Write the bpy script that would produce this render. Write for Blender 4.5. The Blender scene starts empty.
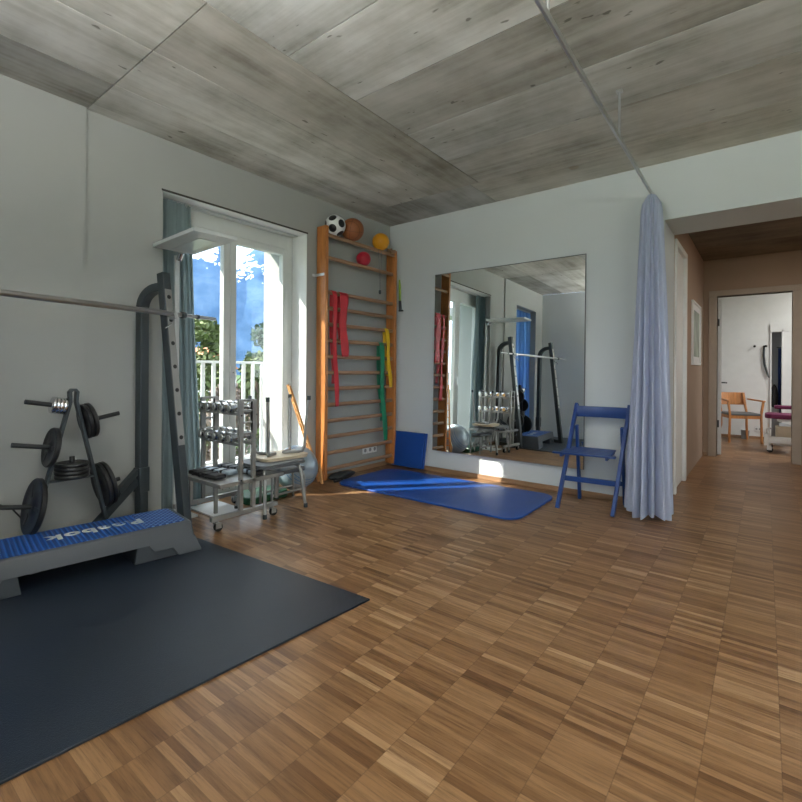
import bpy, bmesh, math, random
from mathutils import Vector, Matrix, noise
random.seed(7)
PI = math.pi
R = math.radians
col = bpy.context.scene.collection
scene = bpy.context.scene

# ------------------------------------------------------------------ materials
class NT:
    """tiny helper around a node tree"""
    def __init__(s, mat):
        mat.use_nodes = True
        s.t = mat.node_tree
        s.t.nodes.clear()
        s.out = s.n('ShaderNodeOutputMaterial')
    def n(s, kind, **kw):
        nd = s.t.nodes.new(kind)
        for k, v in kw.items():
            setattr(nd, k, v)
        return nd
    def link(s, a, b): s.t.links.new(a, b)
    def put(s, sock, v):
        if hasattr(v, 'links') or hasattr(v, 'is_linked'): s.link(v, sock)
        else: sock.default_value = v
    def m(s, op, a, b=0.0, c=0.0):
        nd = s.n('ShaderNodeMath', operation=op)
        s.put(nd.inputs[0], a); s.put(nd.inputs[1], b); s.put(nd.inputs[2], c)
        return nd.outputs[0]
    def xyz(s, v):
        nd = s.n('ShaderNodeSeparateXYZ'); s.link(v, nd.inputs[0]); return nd.outputs
    def vec(s, x, y, z):
        nd = s.n('ShaderNodeCombineXYZ')
        for i, q in enumerate((x, y, z)): s.put(nd.inputs[i], q)
        return nd.outputs[0]
    def coord(s, scale=(1, 1, 1), kind='Object'):
        tc = s.n('ShaderNodeTexCoord'); mp = s.n('ShaderNodeMapping')
        s.link(tc.outputs[kind], mp.inputs[0]); mp.inputs['Scale'].default_value = scale
        return mp.outputs[0]
    def noise(s, v, scale=5, detail=4, rough=0.6):
        nd = s.n('ShaderNodeTexNoise'); s.link(v, nd.inputs['Vector'])
        nd.inputs['Scale'].default_value = scale; nd.inputs['Detail'].default_value = detail
        nd.inputs['Roughness'].default_value = rough
        return nd.outputs['Fac']
    def ramp(s, f, stops):
        nd = s.n('ShaderNodeValToRGB'); s.link(f, nd.inputs[0])
        el = nd.color_ramp.elements
        while len(el) < len(stops): el.new(0.5)
        for e, (p, c) in zip(el, stops):
            e.position = p; e.color = (*c, 1) if len(c) == 3 else c
        return nd.outputs[0]
    def mix(s, f, a, b, blend='MIX'):
        nd = s.n('ShaderNodeMix', data_type='RGBA', blend_type=blend)
        s.put(nd.inputs[0], f)
        for i, q in ((6, a), (7, b)):
            if isinstance(q, tuple): nd.inputs[i].default_value = (*q, 1) if len(q) == 3 else q
            else: s.link(q, nd.inputs[i])
        return nd.outputs[2]
    def bump(s, h, strength=.2, dist=.01):
        nd = s.n('ShaderNodeBump'); s.link(h, nd.inputs['Height'])
        nd.inputs['Strength'].default_value = strength; nd.inputs['Distance'].default_value = dist
        return nd.outputs[0]
    def bsdf(s, color, rough=.5, metal=0.0, normal=None, spec=.5, **kw):
        b = s.n('ShaderNodeBsdfPrincipled')
        if isinstance(color, tuple): b.inputs['Base Color'].default_value = (*color, 1)
        else: s.link(color, b.inputs['Base Color'])
        s.put(b.inputs['Roughness'], rough); s.put(b.inputs['Metallic'], metal)
        b.inputs['Specular IOR Level'].default_value = spec
        for k, v in kw.items(): s.put(b.inputs[k], v)
        if normal is not None: s.link(normal, b.inputs['Normal'])
        s.link(b.outputs[0], s.out.inputs[0])
        return b

def simple(name, c, rough=.5, metal=0., var=.12, scale=8, bump=0., bscale=60, spec=.5, sc=(1, 1, 1)):
    mt = bpy.data.materials.new(name); t = NT(mt)
    v = t.coord(sc)
    f = t.noise(v, scale, 5)
    lo = tuple(x * (1 - var) for x in c); hi = tuple(min(1, x * (1 + var)) for x in c)
    cc = t.ramp(f, [(.3, lo), (.7, hi)])
    nm = t.bump(t.noise(v, bscale, 3), bump, .004) if bump else None
    t.bsdf(cc, rough, metal, nm, spec)
    return mt

M = {}
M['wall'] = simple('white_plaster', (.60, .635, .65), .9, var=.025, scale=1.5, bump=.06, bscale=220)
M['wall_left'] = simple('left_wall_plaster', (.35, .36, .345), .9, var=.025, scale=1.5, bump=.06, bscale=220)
M['wall_corr'] = simple('bounce_tinted_beige_plaster', (.37, .27, .20), .9, var=.05, scale=1.5, bump=.06, bscale=220)  # beige carries the warm light bounced off the corridor floor
M['frame_corr'] = simple('bounce_tinted_white_wood', (.42, .35, .28), .55, var=.04)  # white frame, browned by warm bounce put into its colour
M['white'] = simple('white_paint', (.78, .79, .78), .45, var=.03)
M['facade'] = simple('white_facade_render', (.85, .85, .82), .9, var=.03, bump=.1)
M['grey_frame'] = simple('grey_white_window_frame', (.60, .62, .60), .4, var=.03)
M['shadow_gap'] = simple('dark_shadow_gap', (.05, .045, .04), .8)
M['dark_steel'] = simple('dark_grey_powder_coat', (.036, .046, .052), .38, var=.08, spec=.5)
M['black_paint'] = simple('black_satin_steel', (.018, .020, .021), .4, var=.1)
M['iron'] = simple('black_cast_iron', (.012, .012, .013), .42, var=.25, scale=25, bump=.25, bscale=150)
M['rubber'] = simple('black_rubber', (.015, .015, .016), .6)
M['chrome'] = simple('chrome', (.72, .73, .74), .16, 1., var=.03)
M['bar_steel'] = simple('brushed_bar_steel', (.50, .50, .50), .3, 1., var=.06)
M['silver'] = simple('grey_silver_lacquer', (.34, .34, .33), .35, .45, var=.06)
M['alu'] = simple('aluminium', (.60, .61, .62), .3, .9, var=.04)
M['brass'] = simple('brass_end', (.72, .50, .22), .3, .9, var=.06)
M['mustard'] = simple('chrome_white_end', (.80, .80, .76), .3, .3, var=.06)
M['step_grey'] = simple('step_grey_plastic', (.075, .083, .096), .48, var=.03, bump=.15, bscale=300)
M['step_dark'] = simple('step_dark_plastic', (.028, .036, .046), .5, var=.05, bump=.1, bscale=300)
M['blue_chair'] = simple('blue_painted_wood', (.006, .042, .19), .38, var=.08)
M['blue_foam'] = simple('blue_foam_mat', (.006, .062, .31), .42, var=.06, scale=5, bump=.2, bscale=260)
M['beige'] = simple('cream_laminate', (.60, .50, .36), .45, var=.05)
M['pad_grey'] = simple('grey_upholstery', (.13, .14, .15), .55, var=.08, bump=.1)
M['black_fabric'] = simple('black_bag_fabric', (.02, .02, .022), .7, var=.3, bump=.4, bscale=40)
M['red_band'] = simple('red_latex', (.55, .022, .035), .45, var=.12, scale=14)
M['green_band'] = simple('green_latex', (.005, .20, .10), .45, var=.12, scale=14)
M['yellow_band'] = simple('yellow_latex', (.75, .48, .01), .45, var=.12, scale=14)
M['lime'] = simple('lime_green_plastic', (.30, .46, .05), .5)
M['red_ball'] = simple('red_rubber_ball', (.42, .010, .030), .45, var=.1)
M['orange_ball'] = simple('yellow_orange_ball', (.75, .32, .01), .5, var=.1, bump=.1)
M['green_foam'] = simple('dark_green_foam', (.008, .075, .03), .6, var=.15)
M['gymball'] = simple('silver_blue_gym_ball', (.34, .42, .50), .28, .15, var=.06)
M['gymball_cap'] = simple('blue_ball_cap', (.08, .22, .42), .3, var=.06)
M['purple'] = simple('purple_upholstery', (.15, .008, .065), .5, var=.08)
M['navy'] = simple('navy_cloth', (.02, .05, .22), .8, var=.1)
M['socket'] = simple('white_socket_plastic', (.75, .76, .76), .4, var=.02)
M['plastic_grey'] = simple('grey_plastic', (.28, .29, .30), .5)
M['print_green'] = simple('pale_green_print', (.30, .36, .30), .6, var=.35, scale=3)
M['asphalt'] = simple('terrace_concrete', (.36, .35, .33), .9, var=.1)
M['grass'] = simple('meadow_green', (.07, .13, .04), .95, var=.4, scale=.3)
M['trunk'] = simple('tree_bark', (.10, .07, .05), .9, var=.3)
M['leaf_dark'] = simple('dark_green_leaves', (.025, .06, .03), .7, var=.4, scale=2)
M['leaf_light'] = simple('yellow_green_leaves', (.10, .13, .04), .7, var=.4, scale=2)
M['leaf_brown'] = simple('brown_grey_twigs', (.20, .15, .12), .8, var=.4, scale=2)
M['roof_tile'] = simple('orange_roof_tiles', (.55, .22, .10), .8, var=.15)
M['wax_white'] = simple('lamp_head_white', (.62, .64, .64), .35, .1, var=.03)

def wood(name, c, axis='z', rough=.42, dark=.62, sc=22):
    mt = bpy.data.materials.new(name); t = NT(mt)
    s = {'x': (.10, 1, 1), 'y': (1, .10, 1), 'z': (1, 1, .10)}[axis]
    v = t.coord(s)
    f = t.noise(v, sc, 6, .65)
    cc = t.ramp(f, [(.3, tuple(x * dark for x in c)), (.55, c), (.8, tuple(min(1, x * 1.18) for x in c))])
    t.bsdf(cc, rough, 0, t.bump(f, .08, .002))
    return mt
M['bars_wood'] = wood('orange_pine', (.52, .195, .052), 'z', .32)
M['rung_wood'] = wood('beech_rung', (.34, .19, .105), 'y', .45)
M['chair_wood'] = wood('beech_orange', (.62, .26, .085), 'z', .4)
M['base_wood'] = wood('oak_baseboard', (.34, .20, .11), 'x', .45)
M['base_wood_y'] = wood('oak_baseboard_y', (.34, .20, .11), 'y', .45)
M['stick_wood'] = wood('pine_slat', (.66, .34, .13), 'z', .45)

def parquet():
    mt = bpy.data.materials.new('oak_mosaic_parquet'); t = NT(mt)
    tc = t.n('ShaderNodeTexCoord'); x, y, z = t.xyz(tc.outputs['Object'])
    W, S = .172, .0246
    u = t.m('DIVIDE', t.m('SUBTRACT', x, .09), W); ci = t.m('FLOOR', u); fu = t.m('FRACT', u)
    wn = t.n('ShaderNodeTexWhiteNoise', noise_dimensions='1D'); t.link(ci, wn.inputs['W'])
    v = t.m('ADD', t.m('DIVIDE', y, S), t.m('MULTIPLY', wn.outputs['Value'], .9))
    ri = t.m('FLOOR', v); fv = t.m('FRACT', v)
    # block of seven strips
    bi = t.m('FLOOR', t.m('DIVIDE', ri, 7.0))
    w2 = t.n('ShaderNodeTexWhiteNoise', noise_dimensions='3D'); t.link(t.vec(ci, ri, 3.0), w2.inputs['Vector'])
    w3 = t.n('ShaderNodeTexWhiteNoise', noise_dimensions='3D'); t.link(t.vec(ci, bi, 9.0), w3.inputs['Vector'])
    tone = t.m('ADD', t.m('MULTIPLY', w2.outputs['Value'], .72), t.m('MULTIPLY', w3.outputs['Value'], .28))
    base = t.ramp(tone, [(.05, (.150, .070, .028)), (.3, (.220, .112, .048)), (.55, (.275, .146, .066)),
                         (.8, (.325, .182, .088)), (1.0, (.44, .275, .150))])
    # long grain along x, shifted per strip
    gv = t.vec(t.m('ADD', t.m('MULTIPLY', x, 6.0), t.m('MULTIPLY', w2.outputs['Value'], 37.0)), t.m('MULTIPLY', y, 95.0), t.m('MULTIPLY', ri, .7))
    g = t.noise(gv, 1.0, 6, .7)
    grain = t.ramp(g, [(.30, (.58, .55, .52)), (.52, (1, 1, 1)), (.72, (1.18, 1.18, 1.18))])
    c = t.mix(1.0, base, grain, 'MULTIPLY')
    # joints
    e1 = t.m('LESS_THAN', t.m('MINIMUM', fu, t.m('SUBTRACT', 1.0, fu)), .008)
    e2 = t.m('LESS_THAN', t.m('MINIMUM', fv, t.m('SUBTRACT', 1.0, fv)), .022)
    e = t.m('MULTIPLY', t.m('MAXIMUM', e1, e2), .34)
    c = t.mix(e, c, (.06, .032, .016))
    big = t.noise(tc.outputs['Object'], .9, 2)
    rough = t.m('ADD', .30, t.m('MULTIPLY', big, .12))
    t.bsdf(c, rough, 0, t.bump(t.m('SUBTRACT', g, e), .06, .001), .45)
    return mt
M['parquet'] = parquet()

def concrete(name, along, tint=(1, 1, 1)):
    mt = bpy.data.materials.new(name); t = NT(mt)
    at = t.n('ShaderNodeAttribute', attribute_name='tone')
    s1 = (.22, 3.0, 1) if along == 'x' else (3.0, .22, 1)
    s2 = (.6, 14., 1) if along == 'x' else (14., .6, 1)
    tc = t.n('ShaderNodeTexCoord').outputs['Object']
    shifted = t.n('ShaderNodeVectorMath', operation='ADD'); t.link(tc, shifted.inputs[0])
    off = t.n('ShaderNodeVectorMath', operation='SCALE'); t.link(at.outputs['Vector'], off.inputs[0]); off.inputs['Scale'].default_value = 31.
    t.link(off.outputs[0], shifted.inputs[1])
    def mp(s):
        q = t.n('ShaderNodeMapping'); t.link(shifted.outputs[0], q.inputs[0]); q.inputs['Scale'].default_value = s; return q.outputs[0]
    a = t.noise(mp(s1), 1.6, 6, .68)
    b = t.noise(mp(s2), 1.6, 5, .6)
    cl = t.noise(mp((1, 1, 1)), 2.3, 5, .6)
    f = t.m('ADD', t.m('ADD', t.m('MULTIPLY', a, .42), t.m('MULTIPLY', b, .16)), t.m('MULTIPLY', cl, .42))
    c = t.ramp(f, [(.36, tuple(x * y for x, y in zip((.25, .235, .195), tint))), (.46, tuple(x * y for x, y in zip((.45, .44, .395), tint))),
                   (.54, tuple(x * y for x, y in zip((.58, .57, .53), tint))), (.68, tuple(x * y for x, y in zip((.74, .735, .69), tint)))])
    c = t.mix(1.0, c, at.outputs['Color'], 'MULTIPLY')
    # small pores and chips, longer along the boards
    pv = mp((9, 22, 1) if along == 'x' else (22, 9, 1))
    p = t.noise(pv, 1.0, 2, .5)
    pores = t.ramp(p, [(.245, (.28, .27, .25)), (.285, (1, 1, 1))])
    c = t.mix(.8, c, pores, 'MULTIPLY')
    rust = t.ramp(t.noise(mp((3, 3, 1)), 2.0, 2, .4), [(.76, (1, 1, 1)), (.80, (.80, .66, .52))])
    c = t.mix(.6, c, rust, 'MULTIPLY')
    t.bsdf(c, .75, 0, t.bump(t.m('ADD', b, p), .18, .004), .35)
    return mt
M['conc_x'] = concrete('board_marked_concrete_x', 'x')
M['conc_y'] = concrete('board_marked_concrete_y', 'y')
M['conc_corr'] = concrete('corridor_concrete', 'x', (.42, .345, .26))  # brown tint puts the corridor's warm light cast into the concrete

def mat_rubber():
    mt = bpy.data.materials.new('black_rubber_flooring'); t = NT(mt)
    v = t.coord()
    f = t.noise(v, 260, 2, .5)
    c = t.ramp(t.noise(v, 2, 3), [(.3, (.012, .019, .034)), (.7, (.019, .027, .042))])  # bluish window sheen is mixed into the black base colour
    t.bsdf(c, .40, 0, t.bump(f, .5, .003), .5)
    return mt
M['floor_rubber'] = mat_rubber()

def cloth(name, c, trans=.35, var=.06):
    mt = bpy.data.materials.new(name); t = NT(mt)
    v = t.coord((1, 1, .2)); f = t.noise(v, 30, 4)
    cc = t.ramp(f, [(.3, tuple(x * (1 - var) for x in c)), (.7, tuple(min(1, x * (1 + var)) for x in c))])
    d = t.n('ShaderNodeBsdfDiffuse'); tr = t.n('ShaderNodeBsdfTranslucent'); mx = t.n('ShaderNodeMixShader')
    t.link(cc, d.inputs[0]); t.link(cc, tr.inputs[0]); mx.inputs[0].default_value = trans
    t.link(d.outputs[0], mx.inputs[1]); t.link(tr.outputs[0], mx.inputs[2]); t.link(mx.outputs[0], t.out.inputs[0])
    return mt
M['teal_curtain'] = cloth('teal_grey_curtain', (.31, .38, .39), .45)
M['blue_curtain'] = cloth('blue_curtain', (.22, .42, .75), .6)
M['lilac_curtain'] = cloth('lilac_curtain', (.54, .585, .73), .28)

def glass():
    mt = bpy.data.materials.new('window_glass'); t = NT(mt)
    g = t.n('ShaderNodeBsdfGlossy'); g.inputs['Roughness'].default_value = 0.0
    tr = t.n('ShaderNodeBsdfTransparent'); tr.inputs[0].default_value = (.95, .97, .97, 1)
    mx = t.n('ShaderNodeMixShader'); mx.inputs[0].default_value = .045; t.link(tr.outputs[0], mx.inputs[1]); t.link(g.outputs[0], mx.inputs[2])
    t.link(mx.outputs[0], t.out.inputs[0])
    return mt
M['glass'] = glass()
def mirror_m():
    mt = bpy.data.materials.new('mirror_silvering'); t = NT(mt)
    t.bsdf((.86, .90, .89), .004, 1.0); return mt
M['mirror'] = mirror_m()

def soccer():
    mt = bpy.data.materials.new('soccer_ball_panels'); t = NT(mt)
    tc = t.n('ShaderNodeTexCoord').outputs['Object']
    nv = t.n('ShaderNodeVectorMath', operation='NORMALIZE'); t.link(tc, nv.inputs[0])
    ph = (1 + 5 ** .5) / 2; best = None
    for a in (-1, 1):
        for b in (-ph, ph):
            for vv in ((0, a, b), (a, b, 0), (b, 0, a)):
                d = Vector(vv).normalized()
                dp = t.n('ShaderNodeVectorMath', operation='DOT_PRODUCT'); t.link(nv.outputs[0], dp.inputs[0]); dp.inputs[1].default_value = d
                best = dp.outputs['Value'] if best is None else t.m('MAXIMUM', best, dp.outputs['Value'])
    c = t.mix(t.m('GREATER_THAN', best, .925), (.72, .74, .74), (.015, .015, .018))
    t.bsdf(c, .35); return mt
M['soccer'] = soccer()
def basket():
    mt = bpy.data.materials.new('brown_ball_leather'); t = NT(mt)
    tc = t.n('ShaderNodeTexCoord').outputs['Object']
    x, y, z = t.xyz(tc)
    e = t.m('MINIMUM', t.m('ABSOLUTE', x), t.m('MINIMUM', t.m('ABSOLUTE', z), t.m('ABSOLUTE', t.m('SUBTRACT', t.m('ABSOLUTE', y), .07))))
    c = t.mix(t.m('LESS_THAN', e, .0015), (.30, .10, .035), (.12, .04, .02))
    t.bsdf(c, .55, 0, t.bump(t.noise(tc, 180, 2), .4, .002)); return mt
M['basketball'] = basket()
def step_blue():
    mt = bpy.data.materials.new('step_blue_ribbed_rubber'); t = NT(mt)
    tc = t.n('ShaderNodeTexCoord').outputs['Object']; x, y, z = t.xyz(tc)
    # ribs across the step and a dotted zone at its far end
    rib = t.m('SINE', t.m('MULTIPLY', y, 2 * PI / .022))
    dx = t.m('SINE', t.m('MULTIPLY', x, 2 * PI / .036)); dots = t.m('MULTIPLY', dx, t.m('SINE', t.m('MULTIPLY', y, 2 * PI / .036)))
    end = t.m('GREATER_THAN', t.m('ABSOLUTE', y), .30)
    h = t.mix(end, t.vec(rib, rib, rib), t.vec(dots, dots, dots))
    hx = t.xyz(h)[0]
    hi = t.m('GREATER_THAN', hx, .55)
    c = t.mix(t.m('GREATER_THAN', hx, t.m('SUBTRACT', .45, t.m('MULTIPLY', end, .10))), (.008, .055, .27), t.mix(end, (.035, .16, .52), (.20, .36, .68)))
    t.bsdf(c, .42, 0, t.bump(hx, .5, .004)); return mt
M['step_blue'] = step_blue()
M['text_silver'] = simple('silver_print', (.62, .64, .60), .4, var=.05)
def mountain():
    mt = bpy.data.materials.new('haze_blue_mountain'); t = NT(mt)
    v = t.coord((1, 1, 1)); f = t.noise(v, .045, 8, .65); f2 = t.noise(v, .02, 5, .7)
    c = t.ramp(f, [(.3, (.05, .10, .18)), (.5, (.085, .155, .27)), (.7, (.15, .23, .34))])  # blue of distant haze put into the slope colour
    z = t.xyz(v)[2]
    sn = t.m('MULTIPLY', t.m('GREATER_THAN', t.m('ADD', t.m('MULTIPLY', z, .004), f2), .86), .9)
    c = t.mix(sn, c, (.85, .9, .95))
    t.bsdf(c, 1.0, spec=0); return mt
M['mountain'] = mountain()

# ------------------------------------------------------------------ mesh helpers
def mw(o):
    m = o.matrix_basis.copy()
    while o.parent is not None:
        o = o.parent; m = o.matrix_basis @ m
    return m

class MB:
    def __init__(s): s.bm = bmesh.new()
    def _add(s, verts, faces):
        vs = [s.bm.verts.new(v) for v in verts]
        for f in faces:
            try: s.bm.faces.new([vs[i] for i in f])
            except ValueError: pass
        return vs
    def box(s, x0, x1, y0, y1, z0, z1, mat=None):
        v = [Vector((x, y, z)) for z in (z0, z1) for y in (y0, y1) for x in (x0, x1)]
        if mat is not None: v = [mat @ q for q in v]
        s._add(v, [(0, 2, 3, 1), (4, 5, 7, 6), (0, 1, 5, 4), (2, 6, 7, 3), (0, 4, 6, 2), (1, 3, 7, 5)]); return s
    def hexa(s, bot, top):
        v = [Vector(q) for q in list(bot) + list(top)]; n = len(bot)
        s._add(v, [tuple(reversed(range(n))), tuple(range(n, 2 * n))] + [(i, (i + 1) % n, n + (i + 1) % n, n + i) for i in range(n)]); return s
    def bar(s, p, q, w, h, up=(0, 0, 1)):
        """rectangular bar from p to q; w across, h along up"""
        p, q = Vector(p), Vector(q); d = (q - p).normalized(); up = Vector(up)
        a = d.cross(up)
        if a.length < 1e-4: a = d.cross(Vector((1, 0, 0)))
        a.normalize(); b = a.cross(d).normalized()
        f = [(-w / 2, -h / 2), (w / 2, -h / 2), (w / 2, h / 2), (-w / 2, h / 2)]
        s.hexa([p + a * i + b * j for i, j in f], [q + a * i + b * j for i, j in f]); return s
    def tube(s, pts, r, seg=12, caps=True):
        pts = [Vector(p) for p in pts]; n = len(pts); rings = []
        rs = r if isinstance(r, (list, tuple)) else [r] * n
        t0 = (pts[1] - pts[0]).normalized(); a = t0.orthogonal().normalized()
        for i in range(n):
            t = (pts[min(i + 1, n - 1)] - pts[max(i - 1, 0)]).normalized()
            a = (a - t * a.dot(t)).normalized(); b = t.cross(a)
            rings.append([s.bm.verts.new(pts[i] + (a * math.cos(2 * PI * k / seg) + b * math.sin(2 * PI * k / seg)) * rs[i]) for k in range(seg)])
        for i in range(n - 1):
            for k in range(seg):
                s.bm.faces.new((rings[i][k], rings[i][(k + 1) % seg], rings[i + 1][(k + 1) % seg], rings[i + 1][k]))
        if caps: s.bm.faces.new(list(reversed(rings[0]))); s.bm.faces.new(rings[-1])
        return s
    def cyl(s, p, q, r, seg=20): return s.tube([p, q], r, seg)
    def lathe(s, prof, mat=None, seg=40):
        """prof: (r, h) pairs around local z"""
        mat = mat or Matrix(); rings = []
        for r, h in prof:
            if r < 1e-6: rings.append([s.bm.verts.new(mat @ Vector((0, 0, h)))])
            else: rings.append([s.bm.verts.new(mat @ Vector((r * math.cos(2 * PI * k / seg), r * math.sin(2 * PI * k / seg), h))) for k in range(seg)])
        for A, B in zip(rings, rings[1:]):
            for k in range(seg):
                k2 = (k + 1) % seg
                if len(A) == 1 and len(B) == 1: continue
                if len(A) == 1: s.bm.faces.new((A[0], B[k], B[k2]))
                elif len(B) == 1: s.bm.faces.new((A[k], A[k2], B[0]))
                else: s.bm.faces.new((A[k], A[k2], B[k2], B[k]))
        return s
    def prism(s, outline, z0, z1, mat=None):
        mat = mat or Matrix(); n = len(outline)
        s.hexa([mat @ Vector((x, y, z0)) for x, y in outline], [mat @ Vector((x, y, z1)) for x, y in outline]); return s
    def grid(s, f, nu, nv, closed=False):
        vs = [[s.bm.verts.new(f(i / nu, j / nv)) for j in range(nv + 1)] for i in range(nu + (0 if closed else 1))]
        L = len(vs)
        for i in range(nu):
            for j in range(nv):
                s.bm.faces.new((vs[i][j], vs[(i + 1) % L][j], vs[(i + 1) % L][j + 1], vs[i][j + 1]))
        return s
    def sphere(s, c, r, seg=32, sq=(1, 1, 1)):
        m = Matrix.Translation(c) @ Matrix.Diagonal((*sq, 1))
        n = seg // 2
        return s.lathe([(r * math.sin(PI * i / n), -r * math.cos(PI * i / n)) for i in range(n + 1)], m, seg)
    def build(s, name, mat, parent=None, world=False, bevel=0., segs=2, smooth=True, solid=0., recalc=True):
        if recalc: bmesh.ops.recalc_face_normals(s.bm, faces=s.bm.faces)
        me = bpy.data.meshes.new(name)
        if world and parent is not None: s.bm.transform(mw(parent).inverted())
        s.bm.to_mesh(me); s.bm.free()
        me.materials.append(M[mat] if isinstance(mat, str) else mat)
        if smooth:
            me.polygons.foreach_set('use_smooth', [True] * len(me.polygons)); me.set_sharp_from_angle(angle=R(38))
        o = bpy.data.objects.new(name, me); col.objects.link(o)
        if parent is not None: o.parent = parent
        if solid:
            md = o.modifiers.new('thickness', 'SOLIDIFY'); md.thickness = solid; md.offset = 0
        if bevel:
            md = o.modifiers.new('bevel', 'BEVEL'); md.width = bevel; md.segments = segs; md.limit_method = 'ANGLE'; md.angle_limit = R(40)
        return o

def tag(o, label=None, cat=None, group=None, kind=None):
    if label: o['label'] = label
    if cat: o['category'] = cat
    if group: o['group'] = group
    if kind: o['kind'] = kind
    return o
def thing(name, label, cat, loc=(0, 0, 0), rz=0, group=None):
    o = bpy.data.objects.new(name, None); col.objects.link(o); o.location = loc; o.rotation_euler = (0, 0, rz); o.empty_display_size = .1
    return tag(o, label, cat, group)
def struct(o): o['kind'] = 'structure'; return o
def copy_tree(o, parent=None):
    c = o.copy(); col.objects.link(c); c.parent = parent
    for ch in [k for k in scene.objects if k.parent == o]: copy_tree(ch, c)
    return c

# ------------------------------------------------------------------ the room shell
H = 2.645          # room ceiling
HC = 2.43          # corridor ceiling
YR = -4.60         # rear wall
XR = 6.4           # right wall
JX = 2.703        # corridor left wall
FW = 2.905         # wall with the far door
FB = 5.12          # back wall of the far room
TW = .64           # outer wall thickness
CX = 4.35          # corridor right wall
W1 = (-2.50, -1.20, 2.285)   # french window opening y0, y1, top
W2 = (-4.28, -3.42, 2.285)
PIL = -2.975

b = MB(); b.box(-TW, XR + .2, YR - .2, FB + .2, -.12, 0)
struct(b.build('floor', 'parquet', smooth=False))

# ceiling: board marked panels with real joints, slab above
random.seed(11)
def tones(mb_list): pass
def panels(name, rects, mat, z, slab):
    bm = bmesh.new(); lay = bm.loops.layers.float_color.new('tone')
    for x0, x1, y0, y1, tone in rects:
        g = .0035
        vs = [bm.verts.new((x, y, zz)) for zz in (z, z + .02) for x, y in ((x0 + g, y0 + g), (x1 - g, y0 + g), (x1 - g, y1 - g), (x0 + g, y1 - g))]
        w = random.uniform(-.03, .03)
        c = (tone * (1 + w), tone, tone * (1 - w * 1.5), 1)
        for f in ((3, 2, 1, 0), (4, 5, 6, 7), (0, 1, 5, 4), (1, 2, 6, 5), (2, 3, 7, 6), (3, 0, 4, 7)):
            fc = bm.faces.new([vs[i] for i in f])
            for lp in fc.loops: lp[lay] = c
    if slab:
        x0, x1, y0, y1 = slab
        vs = [bm.verts.new((x, y, zz)) for zz in (z + .0195, z + .15) for x, y in ((x0, y0), (x1, y0), (x1, y1), (x0, y1))]
        for f in ((3, 2, 1, 0), (4, 5, 6, 7), (0, 1, 5, 4), (1, 2, 6, 5), (2, 3, 7, 6), (3, 0, 4, 7)):
            fc = bm.faces.new([vs[i] for i in f])
            for lp in fc.loops: lp[lay] = (.35, .33, .30, 1)
    me = bpy.data.meshes.new(name); bm.to_mesh(me); bm.free(); me.materials.append(M[mat])
    o = bpy.data.objects.new(name, me); col.objects.link(o); return struct(o)
xs = [-.02, .411, .875, 1.383]
rl = []
for (x0, x1), tn in zip(zip(xs, xs[1:]), (1.02, 1.08, .80)):
    rl.append((x0, x1, -2.97, -.505, tn))
for (x0, x1), tn in zip(zip(xs, xs[1:]), (.72, 1.02, 1.0)):
    rl.append((x0, x1, YR, -2.97, tn))
rl.append((-.02, 1.30, -.505, .02, .86))
panels('ceiling', rl, 'conc_y', H, (-.02, XR, YR, .02))
rr = []
ys = [(-.505, .02, .95), (-1.015, -.505, .92), (-1.52, -1.015, .94), (-2.03, -1.52, .74), (-2.53, -2.03, 1.02), (-3.03, -2.53, 1.0), (-3.6, -3.03, .8), (-4.2, -3.6, .95), (YR, -4.2, .95)]
for y0, y1, tn in ys:
    xa = 1.30 if y0 > -.6 else 1.383
    rr.append((xa, 3.95, y0, y1, tn)); rr.append((3.95, XR, y0, y1, tn * random.uniform(.9, 1.1)))
panels('ceiling', rr, 'conc_x', H, None)
rc = [(JX, 3.9, .5, 1.35, .9), (JX, 3.9, 1.35, 2.15, .8), (JX, 3.9, 2.15, FW, .9), (3.9, CX, .5, 1.6, .8), (3.9, CX, 1.6, FW, .95)]
panels('ceiling_corridor', rc, 'conc_corr', HC, (JX - .1, CX + .1, .42, FW + .15))

def wall(name, mat, boxes):
    m = MB()
    for q in boxes: m.box(*q)
    return struct(m.build(name, mat, smooth=False))
# left wall with two floor length windows; the part by the camera stands 4 cm proud
P = .022
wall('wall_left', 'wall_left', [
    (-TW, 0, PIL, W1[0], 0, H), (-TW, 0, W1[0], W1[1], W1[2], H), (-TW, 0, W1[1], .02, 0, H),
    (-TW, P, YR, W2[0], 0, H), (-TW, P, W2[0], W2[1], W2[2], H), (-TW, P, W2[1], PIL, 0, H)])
# back wall with the wide opening to the corridor (lintel .5 deep)
wall('wall_back', 'wall', [(-.02, JX, 0, .5, 0, H), (JX, CX, 0, .5, 2.205, H), (CX, XR, 0, .5, 0, H)])
# right wall, unseen side, with a long window band added for fill light
wall('wall_right', 'wall', [(XR, XR + .2, YR, .5, 0, .9), (XR, XR + .2, YR, .5, 2.3, H), (XR, XR + .2, YR, -4.4, .9, 2.3), (XR, XR + .2, -1.6, .5, .9, 2.3)])
wall('wall_rear', 'wall', [(-.1, 1.8, YR - .2, YR, 0, H), (6.0, XR + .1, YR - .2, YR, 0, H), (1.8, 6.0, YR - .2, YR, 0, .8), (1.8, 6.0, YR - .2, YR, 2.35, H)])  # unseen rear window band, added to brighten the room
m = MB(); m.box(-2.5, 7.5, YR - 2.3, YR - .2, 2.42, 2.6); struct(m.build('sun_block_slab', 'asphalt', smooth=False))  # unseen slab added to keep sun out of the rear window
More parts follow.
